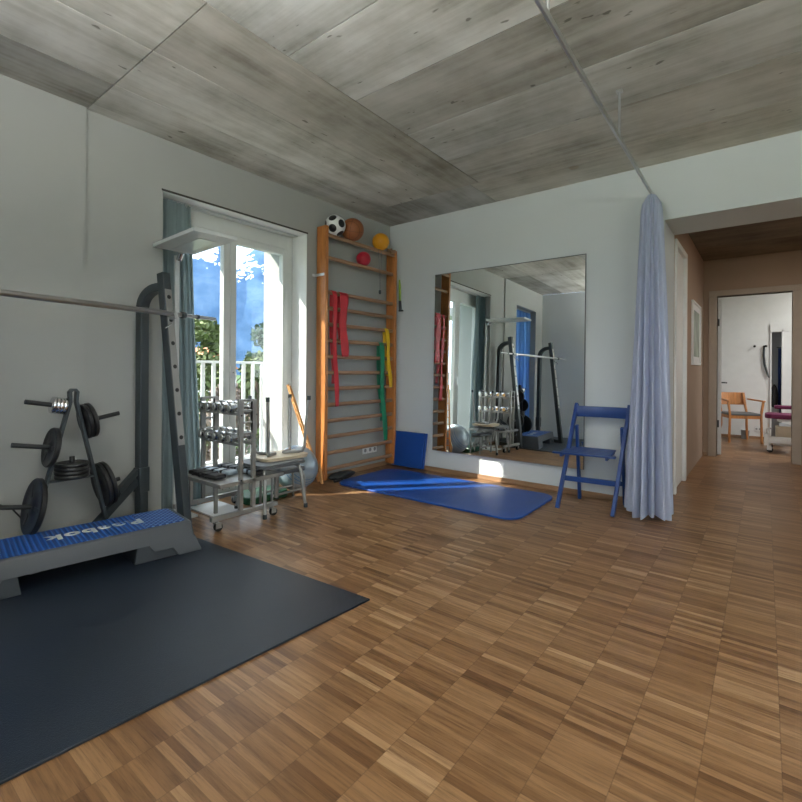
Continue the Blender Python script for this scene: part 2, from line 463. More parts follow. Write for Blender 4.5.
# corridor
D1 = (.56, 1.175, 2.15)     # door in the corridor's left wall
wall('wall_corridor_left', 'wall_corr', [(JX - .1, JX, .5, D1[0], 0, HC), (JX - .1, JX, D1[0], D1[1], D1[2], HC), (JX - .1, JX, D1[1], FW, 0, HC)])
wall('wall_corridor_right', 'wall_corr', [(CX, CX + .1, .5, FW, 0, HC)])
DF = (2.845, 3.560, 1.975)  # far door
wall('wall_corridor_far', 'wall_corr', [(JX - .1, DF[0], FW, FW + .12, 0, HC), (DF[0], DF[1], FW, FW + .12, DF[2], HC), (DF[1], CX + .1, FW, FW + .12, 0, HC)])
# far room
wall('wall_far_room_back', 'white', [(1.5, 3.395, FB, FB + .1, 0, 2.5), (3.395, 3.515, FB, FB + .1, 1.66, 2.5), (3.515, 6.1, FB, FB + .1, 0, 2.5)])
wall('wall_far_room_left', 'white', [(1.4, 1.5, FW + .12, FB + .1, 0, 2.5)])
wall('wall_far_room_front', 'white', [(1.4, JX - .1, FW, FW + .12, 0, 2.5), (CX + .1, 6.1, FW, FW + .12, 0, 2.5)])
wall('wall_far_room_right', 'white', [(6, 6.1, FW, FB + .1, 0, .6), (6, 6.1, FW, FB + .1, 2.3, 2.5), (6, 6.1, FW, 3.3, .6, 2.3), (6, 6.1, 4.9, FB + .1, .6, 2.3)])
panels('ceiling_far_room', [(1.4, 6.1, FW + .12, FB + .1, 1.15)], 'conc_x', 2.5, None)
# alcove behind the narrow opening in the far room
wall('wall_alcove', 'wall', [(3.2, 3.395, FB + .1, FB + .32, 0, 1.9), (3.515, 3.9, FB + .1, FB + .32, 0, 1.9), (3.2, 3.9, FB + .32, FB + .42, 0, 1.9), (3.2, 3.9, FB + .1, FB + .42, 1.8, 1.9)])
m = MB(); m.box(3.515, 3.535, FB - .02, FB, 0, 1.70).box(3.375, 3.395, FB - .015, FB, 0, 1.70).box(3.375, 3.66, FB - .02, FB, 1.66, 1.78).box(3.535, 3.66, FB - .012, FB, 0, 1.66)
struct(m.build('trim_2', 'white', bevel=.002))

# base boards
def bb(name, mat, boxes):
    m = MB()
    for q in boxes: m.box(*q)
    return struct(m.build(name, mat, bevel=.003))
bb('baseboard_back', 'base_wood', [(.014, JX, -.014, 0, 0, .045)])
bb('baseboard_left', 'base_wood_y', [(0, .014, W1[1], -.014, 0, .045), (0, .014, PIL, W1[0], 0, .045), (P, P + .014, W2[1], PIL, 0, .045)])
bb('baseboard_corridor', 'base_wood', [(DF[1] + .1, CX, FW - .014, FW, 0, .045), (JX, DF[0] - .1, FW - .014, FW, 0, .045)])
bb('baseboard_far_room', 'base_wood', [(1.5, 3.375, FB - .014, FB, 0, .045)])
m = MB(); m.box(-.20, -.002, W1[0] + .0005, W1[1] - .0005, W1[2] - .004, W1[2] - .0005)
struct(m.build('soffit_bounce_lining', 'white', smooth=False))  # thin white sheet, sunlit bounce on the soffit put into its colour
m = MB(); m.box(-.20, -.001, W1[1] - .004, W1[1] - .0005, 0, W1[2] - .004)
struct(m.build('jamb_bounce_lining', 'white', smooth=False))  # white sheet on the jamb, likewise coloured for bounced sunlight
# dark strip drawn as the shadow line of the track slot above the window
m = MB(); m.box(-.02, .002, W1[0] - .01, W1[1] + .01, W1[2], W1[2] + .014)
struct(m.build('slot_shadow_strip', 'shadow_gap', smooth=False))

# french window 1
def french(name, y0, y1, top, x=-.205, blind=.17):
    m = MB(); fx0, fx1 = x - .06, x
    m.box(fx0, fx1, y0, y0 + .055, 0, top).box(fx0, fx1, y1 - .055, y1, 0, top).box(fx0, fx1, y0 + .055, y1 - .055, top - blind + .045, top).box(fx0, fx1, y0 + .055, y1 - .055, 0, .045)
    o = struct(m.build(name, 'grey_frame', bevel=.004))
    mid = (y0 + y1) / 2 - .005
    for k, (a, c) in enumerate(((y0 + .058, mid - .001), (mid + .001, y1 - .058))):
        m = MB(); zt = top - blind + .042; zb = .048; s = .058; q0, q1 = x - .048, x + .012
        m.box(q0, q1, a, a + s, zb, zt).box(q0, q1, c - s, c, zb, zt).box(q0, q1, a + s, c - s, zt - s, zt).box(q0, q1, a + s, c - s, zb, zb + .09)
        lf = m.build('window_leaf', 'grey_frame', o, bevel=.005)
        m = MB(); m.box(x - .022, x - .014, a + s, c - s, zb + .09, zt - s); m.build('window_pane', 'glass', lf, smooth=False)
        if k == 1:
            m = MB(); yh = a + .028
            m.cyl((x + .012, yh, 1.02), (x + .045, yh, 1.02), .009).tube([(x + .045, yh, 1.02), (x + .05, yh, 1.01), (x + .05, yh, .90)], .008)
            m.box(x + .012, x + .018, yh - .015, yh + .015, .97, 1.07); m.build('window_handle', 'alu', lf)
    # sill outside
    m = MB(); m.box(-TW - .04, x - .06, y0, y1, -.03, .012); m.build('sill', 'alu', o)
    return o
french('window_1', *W1); french('window_2', *W2)
# frame of the added right wall window band
m = MB(); m.box(XR + .06, XR + .12, -4.5, -1.6, .9, .96).box(XR + .06, XR + .12, -4.5, -1.6, 2.24, 2.3)
for k in range(4):
    y = -4.5 + k * .946; m.box(XR + .06, XR + .12, y, y + .06, .96, 2.24)
o = struct(m.build('fill_window_3', 'grey_frame', bevel=.004))
m = MB(); m.box(XR + .085, XR + .095, -4.44, -1.66, .96, 2.24); m.build('pane', 'glass', o, smooth=False)
m = MB(); m.box(1.8, 6.0, YR - .14, YR - .08, .8, .86).box(1.8, 6.0, YR - .14, YR - .08, 2.29, 2.35)  # frame of the added rear window band
for k in range(5):
    x = 1.8 + k * 1.035; m.box(x, x + .06, YR - .14, YR - .08, .86, 2.29)
o = struct(m.build('fill_window_5', 'grey_frame', bevel=.004))
m = MB(); m.box(1.8, 6.0, YR - .115, YR - .105, .86, 2.29); m.build('pane', 'glass', o, smooth=False)
m = MB(); m.box(6.03, 6.08, 3.3, 4.9, .6, .65).box(6.03, 6.08, 3.3, 4.9, 2.25, 2.3).box(6.03, 6.08, 3.3, 3.35, .65, 2.25).box(6.03, 6.08, 4.85, 4.9, .65, 2.25).box(6.03, 6.08, 4.07, 4.12, .65, 2.25)
o = struct(m.build('window_4', 'grey_frame', bevel=.004))

# corridor door (white, left wall) and far door
m = MB(); y0, y1, zt = D1
for q in ((y0 - .035, y0 + .02, 0, zt + .03), (y1 - .02, y1 + .045, 0, zt + .03)):
    m.box(JX - .1, JX + .018, q[0], q[1], q[2], q[3])
m.box(JX - .1, JX + .018, y0 + .02, y1 - .02, zt - .02, zt + .03)
o = struct(m.build('door_1', 'white', bevel=.004))
m = MB(); m.box(JX - .05, JX - .01, y0 + .022, y1 - .022, .005, zt - .022); lf = m.build('door_leaf', 'white', o, bevel=.003)
m = MB(); x0, x1, zt = DF
m.box(x0 - .085, x0, FW - .015, FW + .13, 0, zt).box(x1, x1 + .085, FW - .015, FW + .13, 0, zt).box(x0 - .085, x1 + .085, FW - .015, FW + .13, zt, zt + .07)
o = struct(m.build('door_2', 'frame_corr', bevel=.004))
a = Vector((x0 + .0, FW + .14)); e = Vector((x0 - .040, FW + .14 + .66)); d = (e - a).normalized(); nrm = Vector((d.y, -d.x))
m = MB(); m.prism([a, a + nrm * .04, e + nrm * .04, e], .008, zt - .01); lf = m.build('door_leaf', 'white', o, bevel=.003)
hp = a + d * .60 + nrm * .04
m = MB(); m.cyl((*hp, .90), (*(hp + nrm * .05), .90), .009).tube([(*(hp + nrm * .05), .90), (*(hp + nrm * .055 - d * .10), .90)], .009); m.build('door_handle', 'black_paint', lf)
for z in (.35, 1.62):
    m = MB(); m.cyl((x0 + .008, FW + .135, z), (x0 + .008, FW + .135, z + .09), .009); m.build('hinge', 'black_paint', o)

# ------------------------------------------------------------------ outside
m = MB(); m.box(-1.75, -TW, -6, 1.5, -.16, -.015); struct(m.build('terrace_slab', 'asphalt', smooth=False))
m = MB(); m.box(-400, 400, -400, 400, -3.3, -3.2); struct(m.build('meadow_ground', 'grass', smooth=False))
rail = thing('balcony_railing', 'white flat bar balcony railing outside the window', 'railing', (-1.2, 0, 0))
m = MB(); m.box(-.025, .025, -4.4, .6, 1.105, 1.13); m.build('top_rail', 'white', rail, bevel=.003)
m = MB(); m.box(-.02, .02, -4.4, .6, .06, .085); m.build('bottom_rail', 'white', rail, bevel=.003)
for k in range(42):
    y = -4.35 + k * .1178
    m = MB(); m.box(-.006, .006, y - .02, y + .02, .085, 1.105); m.build('baluster', 'white', rail)
for y in (-4.3, -2.7, -1.2, .4):
    m = MB(); m.box(-.03, .03, y - .0295, y - .0205, -.015, 1.105); m.build('post', 'white', rail)

def ridge(name, dist, base, amp, seed, mat, width=520, nu=150, nv=30, depth=160):
    def f(u, v):
        ang = R(60) + u * R(170); rr = dist + v * depth
        h = (base + amp * noise.fractal(Vector((ang * 3.2 + seed, seed, 0)), .8, 2, 6)) * math.sin(v * PI * .5) ** .8
        h += 9 * noise.fractal(Vector((ang * 14, v * 5, seed)), .7, 2, 5) * v
        return Vector((3.3 + math.cos(ang) * rr, -4 + math.sin(ang) * rr, -8 + h))
    m = MB(); m.grid(f, nu, nv); return struct(m.build(name, mat, recalc=True))
ridge('mountain_ridge', 330, 150, 46, 3.7, 'mountain')

def tree(name, label, loc, hgt, rad, leaf, n, sz, trunk=.12, seed=0, group=None, cat='tree'):
    random.seed(seed); t = thing(name, label, cat, loc, 0, group)
    m = MB(); m.tube([(0, 0, 0), (.05 * rad, 0, hgt * .35), (0, .04 * rad, hgt * .8)], [trunk, trunk * .8, trunk * .3], 10)
    for k in range(7):
        an = random.uniform(0, 2 * PI); z0 = hgt * random.uniform(.3, .65); ln = rad * random.uniform(.5, .8)
        m.tube([(0, 0, z0), (math.cos(an) * ln * .5, math.sin(an) * ln * .5, z0 + ln * .35), (math.cos(an) * ln, math.sin(an) * ln, z0 + ln * .8)], [trunk * .4, trunk * .25, trunk * .08], 6)
    m.build('trunk', 'trunk', t)
    m = MB(); blobs = []
    for k in range(16):
        an = random.uniform(0, 2 * PI); q = random.uniform(.1, .75) * rad; z = hgt * random.uniform(.25, .92)
        w = rad * random.uniform(.28, .5) * (1.1 - .5 * z / hgt)
        blobs.append((Vector((math.cos(an) * q * (1.15 - z / hgt * .7), math.sin(an) * q * (1.15 - z / hgt * .7), z)), w))
    for k in range(n):
        c, w = random.choice(blobs); d = Vector([random.gauss(0, 1) for _ in range(3)]).normalized()
        p = c + d * w * random.uniform(.6, 1.05); a = Vector([random.gauss(0, 1) for _ in range(3)]).normalized(); bq = a.orthogonal().normalized()
        s_ = sz * random.uniform(.6, 1.3)
        vs = [m.bm.verts.new(p + a * s_), m.bm.verts.new(p + bq * s_ * .5), m.bm.verts.new(p - a * s_), m.bm.verts.new(p - bq * s_ * .5)]
        m.bm.faces.new(vs)
    m.build('foliage', leaf, t, smooth=False, recalc=False)
    return t
tree('leafy_tree', 'yellow green tree rising behind the balcony railing, seen through the right window leaf', (-6.9, 3.1, -3.2), 4.9, 1.15, 'leaf_light', 4200, .10, .12, 21)
tree('evergreen_tree', 'dark green bushy tree beyond the railing, seen through the left window leaf', (-8.2, 1.0, -3.2), 5.2, 1.35, 'leaf_dark', 5200, .10, .12, 22)
tree('evergreen_tree', 'tall dark green tree standing further off behind the light green trees', (-16., 10.5, -3.2), 6.5, 2.2, 'leaf_dark', 4200, .16, .16, 23)
tree('leafy_tree', 'yellow green tree with orange roofed house behind it', (-14, 6.0, -3.2), 6.2, 1.8, 'leaf_light', 4200, .14, .12, 24)
tree('twiggy_bush', 'brown grey twiggy bush close behind the white balusters', (-4.6, .9, -3.2), 4.1, 1.1, 'leaf_brown', 6500, .055, .08, 25, None, 'bush')
tree('twiggy_bush', 'brownish bush right of the twiggy bush beyond the balcony', (-4.0, 3.1, -3.2), 4.3, .9, 'leaf_brown', 6000, .055, .08, 27, None, 'bush')
hs = thing('house', 'distant white house with orange tiled roof below the mountain', 'house', (-34, 15, -3.2), R(20))
m = MB(); m.box(-3, 3, -2.6, 2.6, 0, 4.2); m.build('house_wall', 'facade', hs)
m = MB(); m.hexa([(-3.4, -3, 4.2), (3.4, -3, 4.2), (3.4, 3, 4.2), (-3.4, 3, 4.2)], [(-3.4, -.05, 5.9), (3.4, -.05, 5.9), (3.4, .05, 5.9), (-3.4, .05, 5.9)]); m.build('roof', 'roof_tile', hs)
for x in (-1.6, 0, 1.6):
    m = MB(); m.box(x - .35, x + .35, -2.63, -2.59, 2.2, 3.4); m.build('house_window', 'shadow_gap', hs)

# ------------------------------------------------------------------ curtains
def pleats(y0, y1, x, z0, z1, n, amp, flare=0., seed=0, nu=160, nv=24, x_bot=None):
    random.seed(seed); ph = [random.uniform(-.6, .6) for _ in range(n + 2)]
    def f(u, v):
        z = z1 + (z0 - z1) * v; k = u * n; j = int(k); w = ph[j] * (1 - k + j) + ph[j + 1] * (k - j)
        am = amp * (.55 + .45 * v) * (1 + .25 * w)
        y = y0 + (y1 + flare * v - y0) * u + .35 * am * math.sin(4 * PI * k + w)
        return Vector((x + am * math.sin(2 * PI * k + w * 2) + .006 * math.sin(9 * v + k), y, z))
    m = MB(); m.grid(f, nu, nv); return m
c = thing('teal_curtain', 'teal grey curtain gathered at the left side of the french window', 'curtain', (-.09, -2.35, 0))
pleats(-2.475, -2.25, -.10, .02, 2.262, 7, .042, .11, 5).build('fabric', 'teal_curtain', c, world=True, recalc=False)
m = MB(); m.bar((-.10, -2.49, 2.272), (-.10, -1.23, 2.272), .016, .008); m.build('curtain_track', 'alu', c, world=True)
for k in range(7):
    y = -2.465 + k * .031; m = MB(); m.tube([(-.10, y, 2.274), (-.10, y, 2.25)], .004, 6); m.build('hook', 'alu', c, world=True)
c = thing('blue_curtain', 'blue curtain drawn over the second window, seen in the mirror', 'curtain', (-.09, -3.85, 0))
pleats(-4.26, -3.44, -.09, .02, 2.25, 15, .035, 0, 9, 300).build('fabric', 'blue_curtain', c, world=True, recalc=False)
m = MB(); m.bar((-.09, -4.27, 2.27), (-.09, -3.43, 2.27), .02, .02); m.build('curtain_track', 'alu', c, world=True)

# lilac curtain bundle on the ceiling rail
lc = thing('lilac_curtain', 'pale lilac curtain hanging bunched from the ceiling rail beside the opening', 'curtain', (2.655, -.22, 0))
random.seed(3); fo = [random.uniform(.6, 1.25) for _ in range(19)]
def bundle(u, v):
    z = 2.335 + (.02 - 2.335) * v; th = 2 * PI * u; n = 14
    k = u * n; j = int(k) % n; a = fo[j] * (1 - k + int(k)) + fo[(j + 1) % n] * (k - int(k))
    taper = min(1, v / .035) ** .5
    rx = (.057 + .070 * v ** .8) * (.45 + .55 * taper); ry = (.085 + .090 * v ** .8) * (.45 + .55 * taper)
    fold = 1 + (.12 + .17 * v) * a * math.sin(th * n) + .05 * math.sin(th * 3 + 4 * v)
    return Vector((2.655 + rx * fold * math.cos(th), -.23 + ry * fold * math.sin(th), z + (.018 * math.sin(th * 4) * v)))
m = MB(); m.grid(bundle, 340, 40, True); m.build('fabric', 'lilac_curtain', lc, world=True, recalc=True)
rl = thing('curtain_rail', 'chrome curtain rail hung below the ceiling, running toward the opening', 'curtain rail', (2.66, -1.6, 2.37))
m = MB(); m.bar((2.70, -4.58, 2.37), (2.643, -.12, 2.37), .014, .030); m.build('rail', 'alu', rl, world=True, bevel=.003)
for y in (-1.20, -2.35, -3.7):
    x = 2.643 + .057 * (-.12 - y) / 4.78
    m = MB(); m.cyl((x, y, 2.384), (x, y, H), .007, 10).box(x - .016, x + .016, y - .016, y + .016, H - .012, H); m.build('hanger_rod', 'alu', rl, world=True)

# ------------------------------------------------------------------ mirror
MIR = (.617, 2.122, .229, 2.025)
mi = thing('wall_mirror', 'large frameless mirror on the back wall between small blue mat and blue chair', 'mirror', (1.37, -.040, .229))
MTX, MTZ = R(-1.1), R(.2)
mi.rotation_euler = (MTX, 0, MTZ)
w, h = MIR[1] - MIR[0], MIR[3] - MIR[2]
m = MB(); m.box(-w / 2, w / 2, -.006, 0, 0, h); m.build('mirror_glass', 'mirror', mi, smooth=False)
m = MB(); m.box(-w / 2 - .006, w / 2 + .006, .0005, .008, -.006, h + .006); m.build('backing', 'plastic_grey', mi, bevel=.001)
m = MB(); m.box(w / 2, w / 2 + .007, -.008, .0005, 0, h + .007).box(-w / 2, w / 2, -.008, .0005, h, h + .007); m.build('edge_shadow_strip', 'pad_grey', mi)  # dark strip stands for the shadow gap at top and right edges

# ------------------------------------------------------------------ wall bars
wb = thing('wall_bars', 'orange pine gymnastics wall bars mounted in the corner', 'wall bars', (.08, -.6, 0))
m = MB(); m.box(.02, .14, -1.10, -1.062, .03, 2.37); m.build('upright', 'bars_wood', wb, world=True, bevel=.004)
m = MB(); m.box(.02, .14, -.085, -.048, .03, 2.34); m.build('upright', 'bars_wood', wb, world=True, bevel=.004)
RZ = [2.287, 2.085, 1.765, 1.617, 1.467, 1.317, 1.167, 1.017, .868, .718, .568, .418, .268, .118]
for i, z in enumerate(RZ):
    m = MB(); xr = .125 if i == 0 else .105
    m.lathe([(.0165, -.4885), (.0165, .4885)], Matrix.Translation((xr, -.5735, z)) @ Matrix.Rotation(R(90), 4, 'X') @ Matrix.Diagonal((.8, 1.15, 1, 1)), 16)
    for sgn in (-1, 1): pass
    m.build('rung', 'rung_wood', wb, world=True)
for (y, z) in ((-1.062, 1.92), (-.048, 2.2)):
    m = MB()
    if y < -1: m.box(.0, .125, -1.106, -1.1, z - .012, z + .012).box(0, .004, -1.135, -1.1, z - .012, z + .012)
    else: m.box(.0, .125, -.048, -.042, z - .012, z + .012)
    m.build('wall_bracket', 'alu', wb, world=True, bevel=.001)
m = MB(); m.cyl((.10, -.12, 2.30), (.10, -.13, 2.355), .03).cyl((.13, -.16, 2.31), (.13, -.075, 2.33), .02); m.build('top_fitting', 'base_wood', wb, world=True, bevel=.002)

def ball(name, label, c, r, mat, rot=(0, 0, 0), extra=None):
    m = MB(); m.sphere((0, 0, 0), r, 40); o = m.build(name, mat); o.location = c; o.rotation_euler = rot
    return tag(o, label, 'ball')
ball('soccer_ball', 'black and white soccer ball on top of the wall bars', (.113, -.955, 2.401), .098, 'soccer', (.35, .5, .1))
ball('basketball', 'brown ball beside the soccer ball on top of the wall bars', (.128, -.735, 2.411), .110, 'basketball', (.4, .2, .6))
ball('orange_ball', 'yellow orange ball on top of the wall bars near the corner', (.115, -.295, 2.392), .089, 'orange_ball')
ball('small_red_ball', 'small red ball resting on the second rung of the wall bars', (.082, -.525, 2.172), .0735, 'red_ball')
# bounding strip behind balls: wall touches

def band(name, label, pts, w, mat, group=None):
    """flat band hung over a rung: pts (y, z) centre line with its own small sway"""
    t = thing(name, label, 'exercise band', (.13, pts[0][0], pts[0][1]), 0, group)
    def strip(P, xo, tw):
        def f(u, v):
            k = v * (len(P) - 1); i = min(int(k), len(P) - 2); q = k - i
            y = P[i][0] * (1 - q) + P[i + 1][0] * q; z = P[i][1] * (1 - q) + P[i + 1][1] * q
            ww = w * (1 - .22 * math.sin(v * 7 + tw) ** 2)
            return Vector((xo + .006 * math.sin(v * 9 + tw) + .010 * (u - .5) * math.sin(v * 11 + tw), y + (u - .5) * ww, z))
        m = MB(); m.grid(f, 6, 40); return m
    zr = pts[0][1]
    def over(u, v):
        a = PI * v; return Vector((.105 + .019 * math.cos(a), pts[0][0] + (u - .5) * w, zr + .021 * math.sin(a)))
    m = MB(); m.grid(over, 6, 10); m.build('fold', mat, t, world=True, solid=.002, recalc=False)
    strip(pts, .130, 0).build('front_tail', mat, t, world=True, solid=.002, recalc=False)
    back = [(y + .006, zr + (z - zr) * .8) for y, z in pts]
    strip(back, .078, 1.5).build('back_tail', mat, t, world=True, solid=.002, recalc=False)
    return t
band('exercise_band', 'long red exercise band hanging from the third rung near the left upright', [(-.97, 1.765), (-.965, 1.3), (-.935, .70)], .058, 'red_band')
band('exercise_band', 'shorter wide red exercise band hanging beside the long red one', [(-.845, 1.765), (-.86, 1.5), (-.83, 1.17)], .11, 'red_band')
band('exercise_band', 'green exercise band hanging on the right side of the wall bars', [(-.285, 1.317), (-.27, .85), (-.215, .30)], .075, 'green_band')
band('exercise_band', 'yellow exercise band hanging beside the right upright of the wall bars', [(-.20, 1.467), (-.165, 1.15), (-.135, .86)], .060, 'yellow_band')
cd = thing('pull_cord', 'thin cord with small grey handle hanging below the orange ball', 'cord', (.14, -.33, 1.8))
m = MB(); m.tube([(.14, -.36, 2.29), (.142, -.345, 2.05), (.14, -.335, 1.87)], .0022, 6).tube([(.14, -.31, 2.29), (.138, -.315, 2.1), (.14, -.33, 1.87)], .0022, 6); m.build('cord', 'pad_grey', cd, world=True)
m = MB(); m.lathe([(0, -.02), (.012, -.02), (.014, 0), (.012, .02), (0, .02)], Matrix.Translation((.14, -.333, 1.855)), 14); m.build('handle', 'dark_steel', cd, world=True)
jr = thing('hanging_strap', 'lime green strap with black end hanging on the back wall behind the wall bars', 'strap', (.165, -.02, 2.0))
m = MB(); m.tube([(.150, -.015, 2.03), (.156, -.018, 1.95), (.160, -.018, 1.80)], [.008, .013, .011], 10); m.build('strap', 'lime', jr, world=True)
m = MB(); m.tube([(.160, -.018, 1.80), (.166, -.018, 1.70)], .015, 10).box(.15, .20, -.028, -.008, 1.685, 1.70); m.build('handle', 'black_paint', jr, world=True)
m = MB(); m.cyl((.15, 0, 2.03), (.15, -.02, 2.03), .004, 8); m.build('nail', 'alu', jr, world=True)

# outlets low on the left wall
for k, y in enumerate((-.40, -.325, -.25)):
    o = thing('wall_socket', ['white wall socket nearest the left upright, low behind the wall bars', 'middle white wall socket low behind the wall bars', 'white wall socket nearest the corner, low behind the wall bars'][k], 'socket', (0, y, .20))
    m = MB(); m.box(0, .008, -.036, .036, -.036, .036); m.build('plate', 'socket', o, bevel=.003)
    m = MB(); m.lathe([(0, .0086), (.019, .0086), (.019, .009), (.02, .0095)], Matrix.Rotation(R(90), 4, 'Y'), 20); m.build('recess', 'plastic_grey', o)

# small folded mat and large mat
fm = thing('small_mat', 'small blue foam mat leaning upright in the corner beside the wall bars', 'mat', (.36, -.1, 0))
def lean(name, x0, x1, yb, yt, z1, th):
    m = MB(); m.hexa([(x0, yb - th, .017), (x1, yb - th, .017), (x1, yb, .017), (x0, yb, .017)], [(x0 + .02, yt - th, z1), (x1 + .02, yt - th, z1), (x1 + .02, yt, z1), (x0 + .02, yt, z1)])
    return m.build(name, 'blue_foam', fm, world=True, bevel=.006, segs=3)
lean('front_half', .105, .500, -.065, -.028, .385, .018); lean('back_half', .107, .515, -.044, -.007, .382, .018)
def rrect(x0, x1, y0, y1, r, n=8):
    out = []
    for cx, cy, a in ((x1 - r, y1 - r, 0), (x0 + r, y1 - r, 90), (x0 + r, y0 + r, 180), (x1 - r, y0 + r, 270)):
        for k in range(n + 1):
            t = R(a + 90 * k / n); out.append((cx + r * math.cos(t), cy + r * math.sin(t)))
    return out
m = MB(); m.prism(rrect(-.885, .885, -.415, .415, .13), 0, .015)
o = m.build('exercise_mat', 'blue_foam', bevel=.004, segs=3); o.location = (1.075, -.612, .0005); o.rotation_euler = (0, 0, R(.6))
tag(o, 'large blue exercise mat with rounded corners lying flat below the mirror', 'mat')

# large black rubber mat under the step
m = MB(); m.prism([(1.904, -2.464), (.617, -2.542), (.20, -2.568), (.20, -4.6), (1.74, -4.6)][::-1], 0, .009)
o = m.build('rubber_floor_mat', 'floor_rubber', bevel=.002); o.location = (0, 0, .0005)
tag(o, 'large black rubber floor mat under the step and weight rack', 'mat')

# black bag on the floor under the wall bars
bg = thing('black_bag', 'flat black bag lying on the floor at the left foot of the wall bars', 'bag', (.085, -.86, 0))
def bagf(u, v):
    th = 2 * PI * u; ph = PI * v; r = 1 + .16 * noise.noise(Vector((math.cos(th) * 2, math.sin(th) * 2, v * 3)))
    return Vector((.02 + .07 * r * math.sin(ph) * math.cos(th), .02 + .17 * r * math.sin(ph) * math.sin(th), .034 + .033 * r * math.cos(ph)))
m = MB(); m.grid(bagf, 36, 18, True); m.build('bag_body', 'black_fabric', bg)
m = MB(); m.tube([(.04, -.10, .03), (.09, -.15, .012), (.11, -.08, .012), (.06, .02, .03)], .009, 8); m.build('strap', 'black_fabric', bg)

# ------------------------------------------------------------------ gym ball with cap, leaning frame
gb = thing('gym_ball', 'silver blue gym ball on the floor by the window edge', 'ball', (.09, -1.388, .1905))
m = MB(); m.lathe([(.19 * math.cos(a) , .19 * math.sin(a)) if abs(math.cos(a)) > 1e-3 else (0, .19 * math.sin(a)) for a in [R(-90 + 180 * k / 36) for k in range(37)]], Matrix.Rotation(R(60), 4, 'Y'), 48); m.build('ball_skin', 'gymball', gb)
m = MB()
for a in (20, 28, 36):
    rr_ = .1905 * math.cos(R(a)); m.lathe([(rr_ * .997, .1905 * math.sin(R(a)) - .0035), (rr_ + .0016, .1905 * math.sin(R(a))), (rr_ * .99, .1905 * math.sin(R(a)) + .0035)], Matrix.Rotation(R(60), 4, 'Y'), 48)
m.build('ring_ridge', 'gymball_cap', gb)
fr = thing('leaning_wooden_frame', 'narrow orange slatted wooden frame leaning beside the gym ball', 'frame', (.03, -1.25, 0))
A0, A1 = Vector((-.02, -1.375, .90)), Vector((.165, -1.150, .02))
B0, B1 = Vector((-.055, -1.245, .905)), Vector((.02, -1.13, .02))
m = MB(); m.bar(A0, A1, .022, .014, (1, 0, 0)); m.build('side_rail', 'stick_wood', fr, world=True, bevel=.002)
m = MB(); m.bar(A0 + Vector((-.05, .02, .01)), A1 + Vector((-.07, .025, 0)), .022, .014, (1, 0, 0)); m.build('side_rail', 'stick_wood', fr, world=True, bevel=.002)
for k in range(9):
    q = .08 + k * .1; p0 = A0.lerp(A1, q); p1 = (A0 + Vector((-.05, .02, .01))).lerp(A1 + Vector((-.07, .025, 0)), q)
    m = MB(); m.bar(p0, p1, .014, .010, (0, 0, 1)); m.build('slat', 'stick_wood', fr, world=True)
m = MB(); m.tube([(.168, -1.150, .02), (.175, -1.165, .10), (.14, -1.17, .20)], .012, 10); m.build('foot', 'stick_wood', fr, world=True)
wd = thing('balance_cushion', 'dark green balance pad on the floor under the stacked stools', 'balance pad', (.08, -1.74, 0))
m = MB(); m.prism(rrect(-.14, .14, -.20, .20, .08), 0, .055); m.build('pad', 'green_foam', wd, bevel=.012, segs=3)

# ------------------------------------------------------------------ stools
def stool(name, label, cx, cy, rz, seat_z, inverted, hh, seat_mat, sw=.37, sd=.36):
    """square tube stool with four bent legs; hh = leg height; local z up, flipped when inverted"""
    t = thing(name, label, 'stool', (cx, cy, seat_z), rz)
    s = -1 if inverted else 1
    m = MB(); m.prism(rrect(-sw / 2, sw / 2, -sd / 2, sd / 2, .07), -.012 if not inverted else 0, 0 if not inverted else .012)
    m.prism(rrect(-sw / 2 + .006, sw / 2 - .006, -sd / 2 + .006, sd / 2 - .006, .065), 0 if not inverted else -.014, .014 if not inverted else 0)
    m.build('seat', seat_mat, t, bevel=.004)
    for sx in (-1, 1):
        for sy in (-1, 1):
            x, y = sx * sw * .30, sy * sd * .36
            P_ = [(0, y * .25, -.020), (x * .7, y * .9, -.024), (x * 1.12, y * 1.02, -.034), (x * 1.28, y * 1.08, -.075), (x * 1.40, y * 1.12, -hh * .5), (x * 1.60, y * 1.22, -hh)]
            m = MB(); m.tube([(a, b_, c_ * s) for a, b_, c_ in P_], .0125, 12); lg = m.build('leg', 'silver', t)
            m = MB(); e = P_[-1]; m.cyl((e[0], e[1], (e[2] + .03) * s), (e[0], e[1], (e[2] - .002) * s), .0150, 12); m.build('foot_cap', 'dark_steel', lg)
    return t
stool('metal_stool', 'steel tube stool with dark pad standing between dumbbell trolley and gym ball', .385, -1.865, 0, .352, False, .350, 'pad_grey', .36, .42)
stool('metal_stool', 'cream seated stool turned upside down with its legs in the air', .345, -1.765, R(-8), .380, True, .460, 'beige', .29, .40)
lb = thing('low_bench', 'low steel framed bench with flat grey pad under the stacked stools', 'bench', (.31, -1.70, 0))
m = MB(); m.prism(rrect(-.075, .085, -.17, .17, .04), .235, .265); m.build('pad', 'pad_grey', lb, bevel=.006)
for sy in (-1, 1):
    for sx in (-1, 1):
        m = MB(); m.tube([(sx * .01, sy * .13, .222), (sx * .06, sy * .145, .222), (sx * .07, sy * .155, .19), (sx * .07, sy * .16, .002)], .010, 10); m.build('leg', 'silver', lb)
for sx in (-1, 1):
    m = MB(); m.tube([(sx * .07, -.16, .09), (sx * .07, .16, .09)], .009, 10); m.build('stretcher', 'silver', lb)

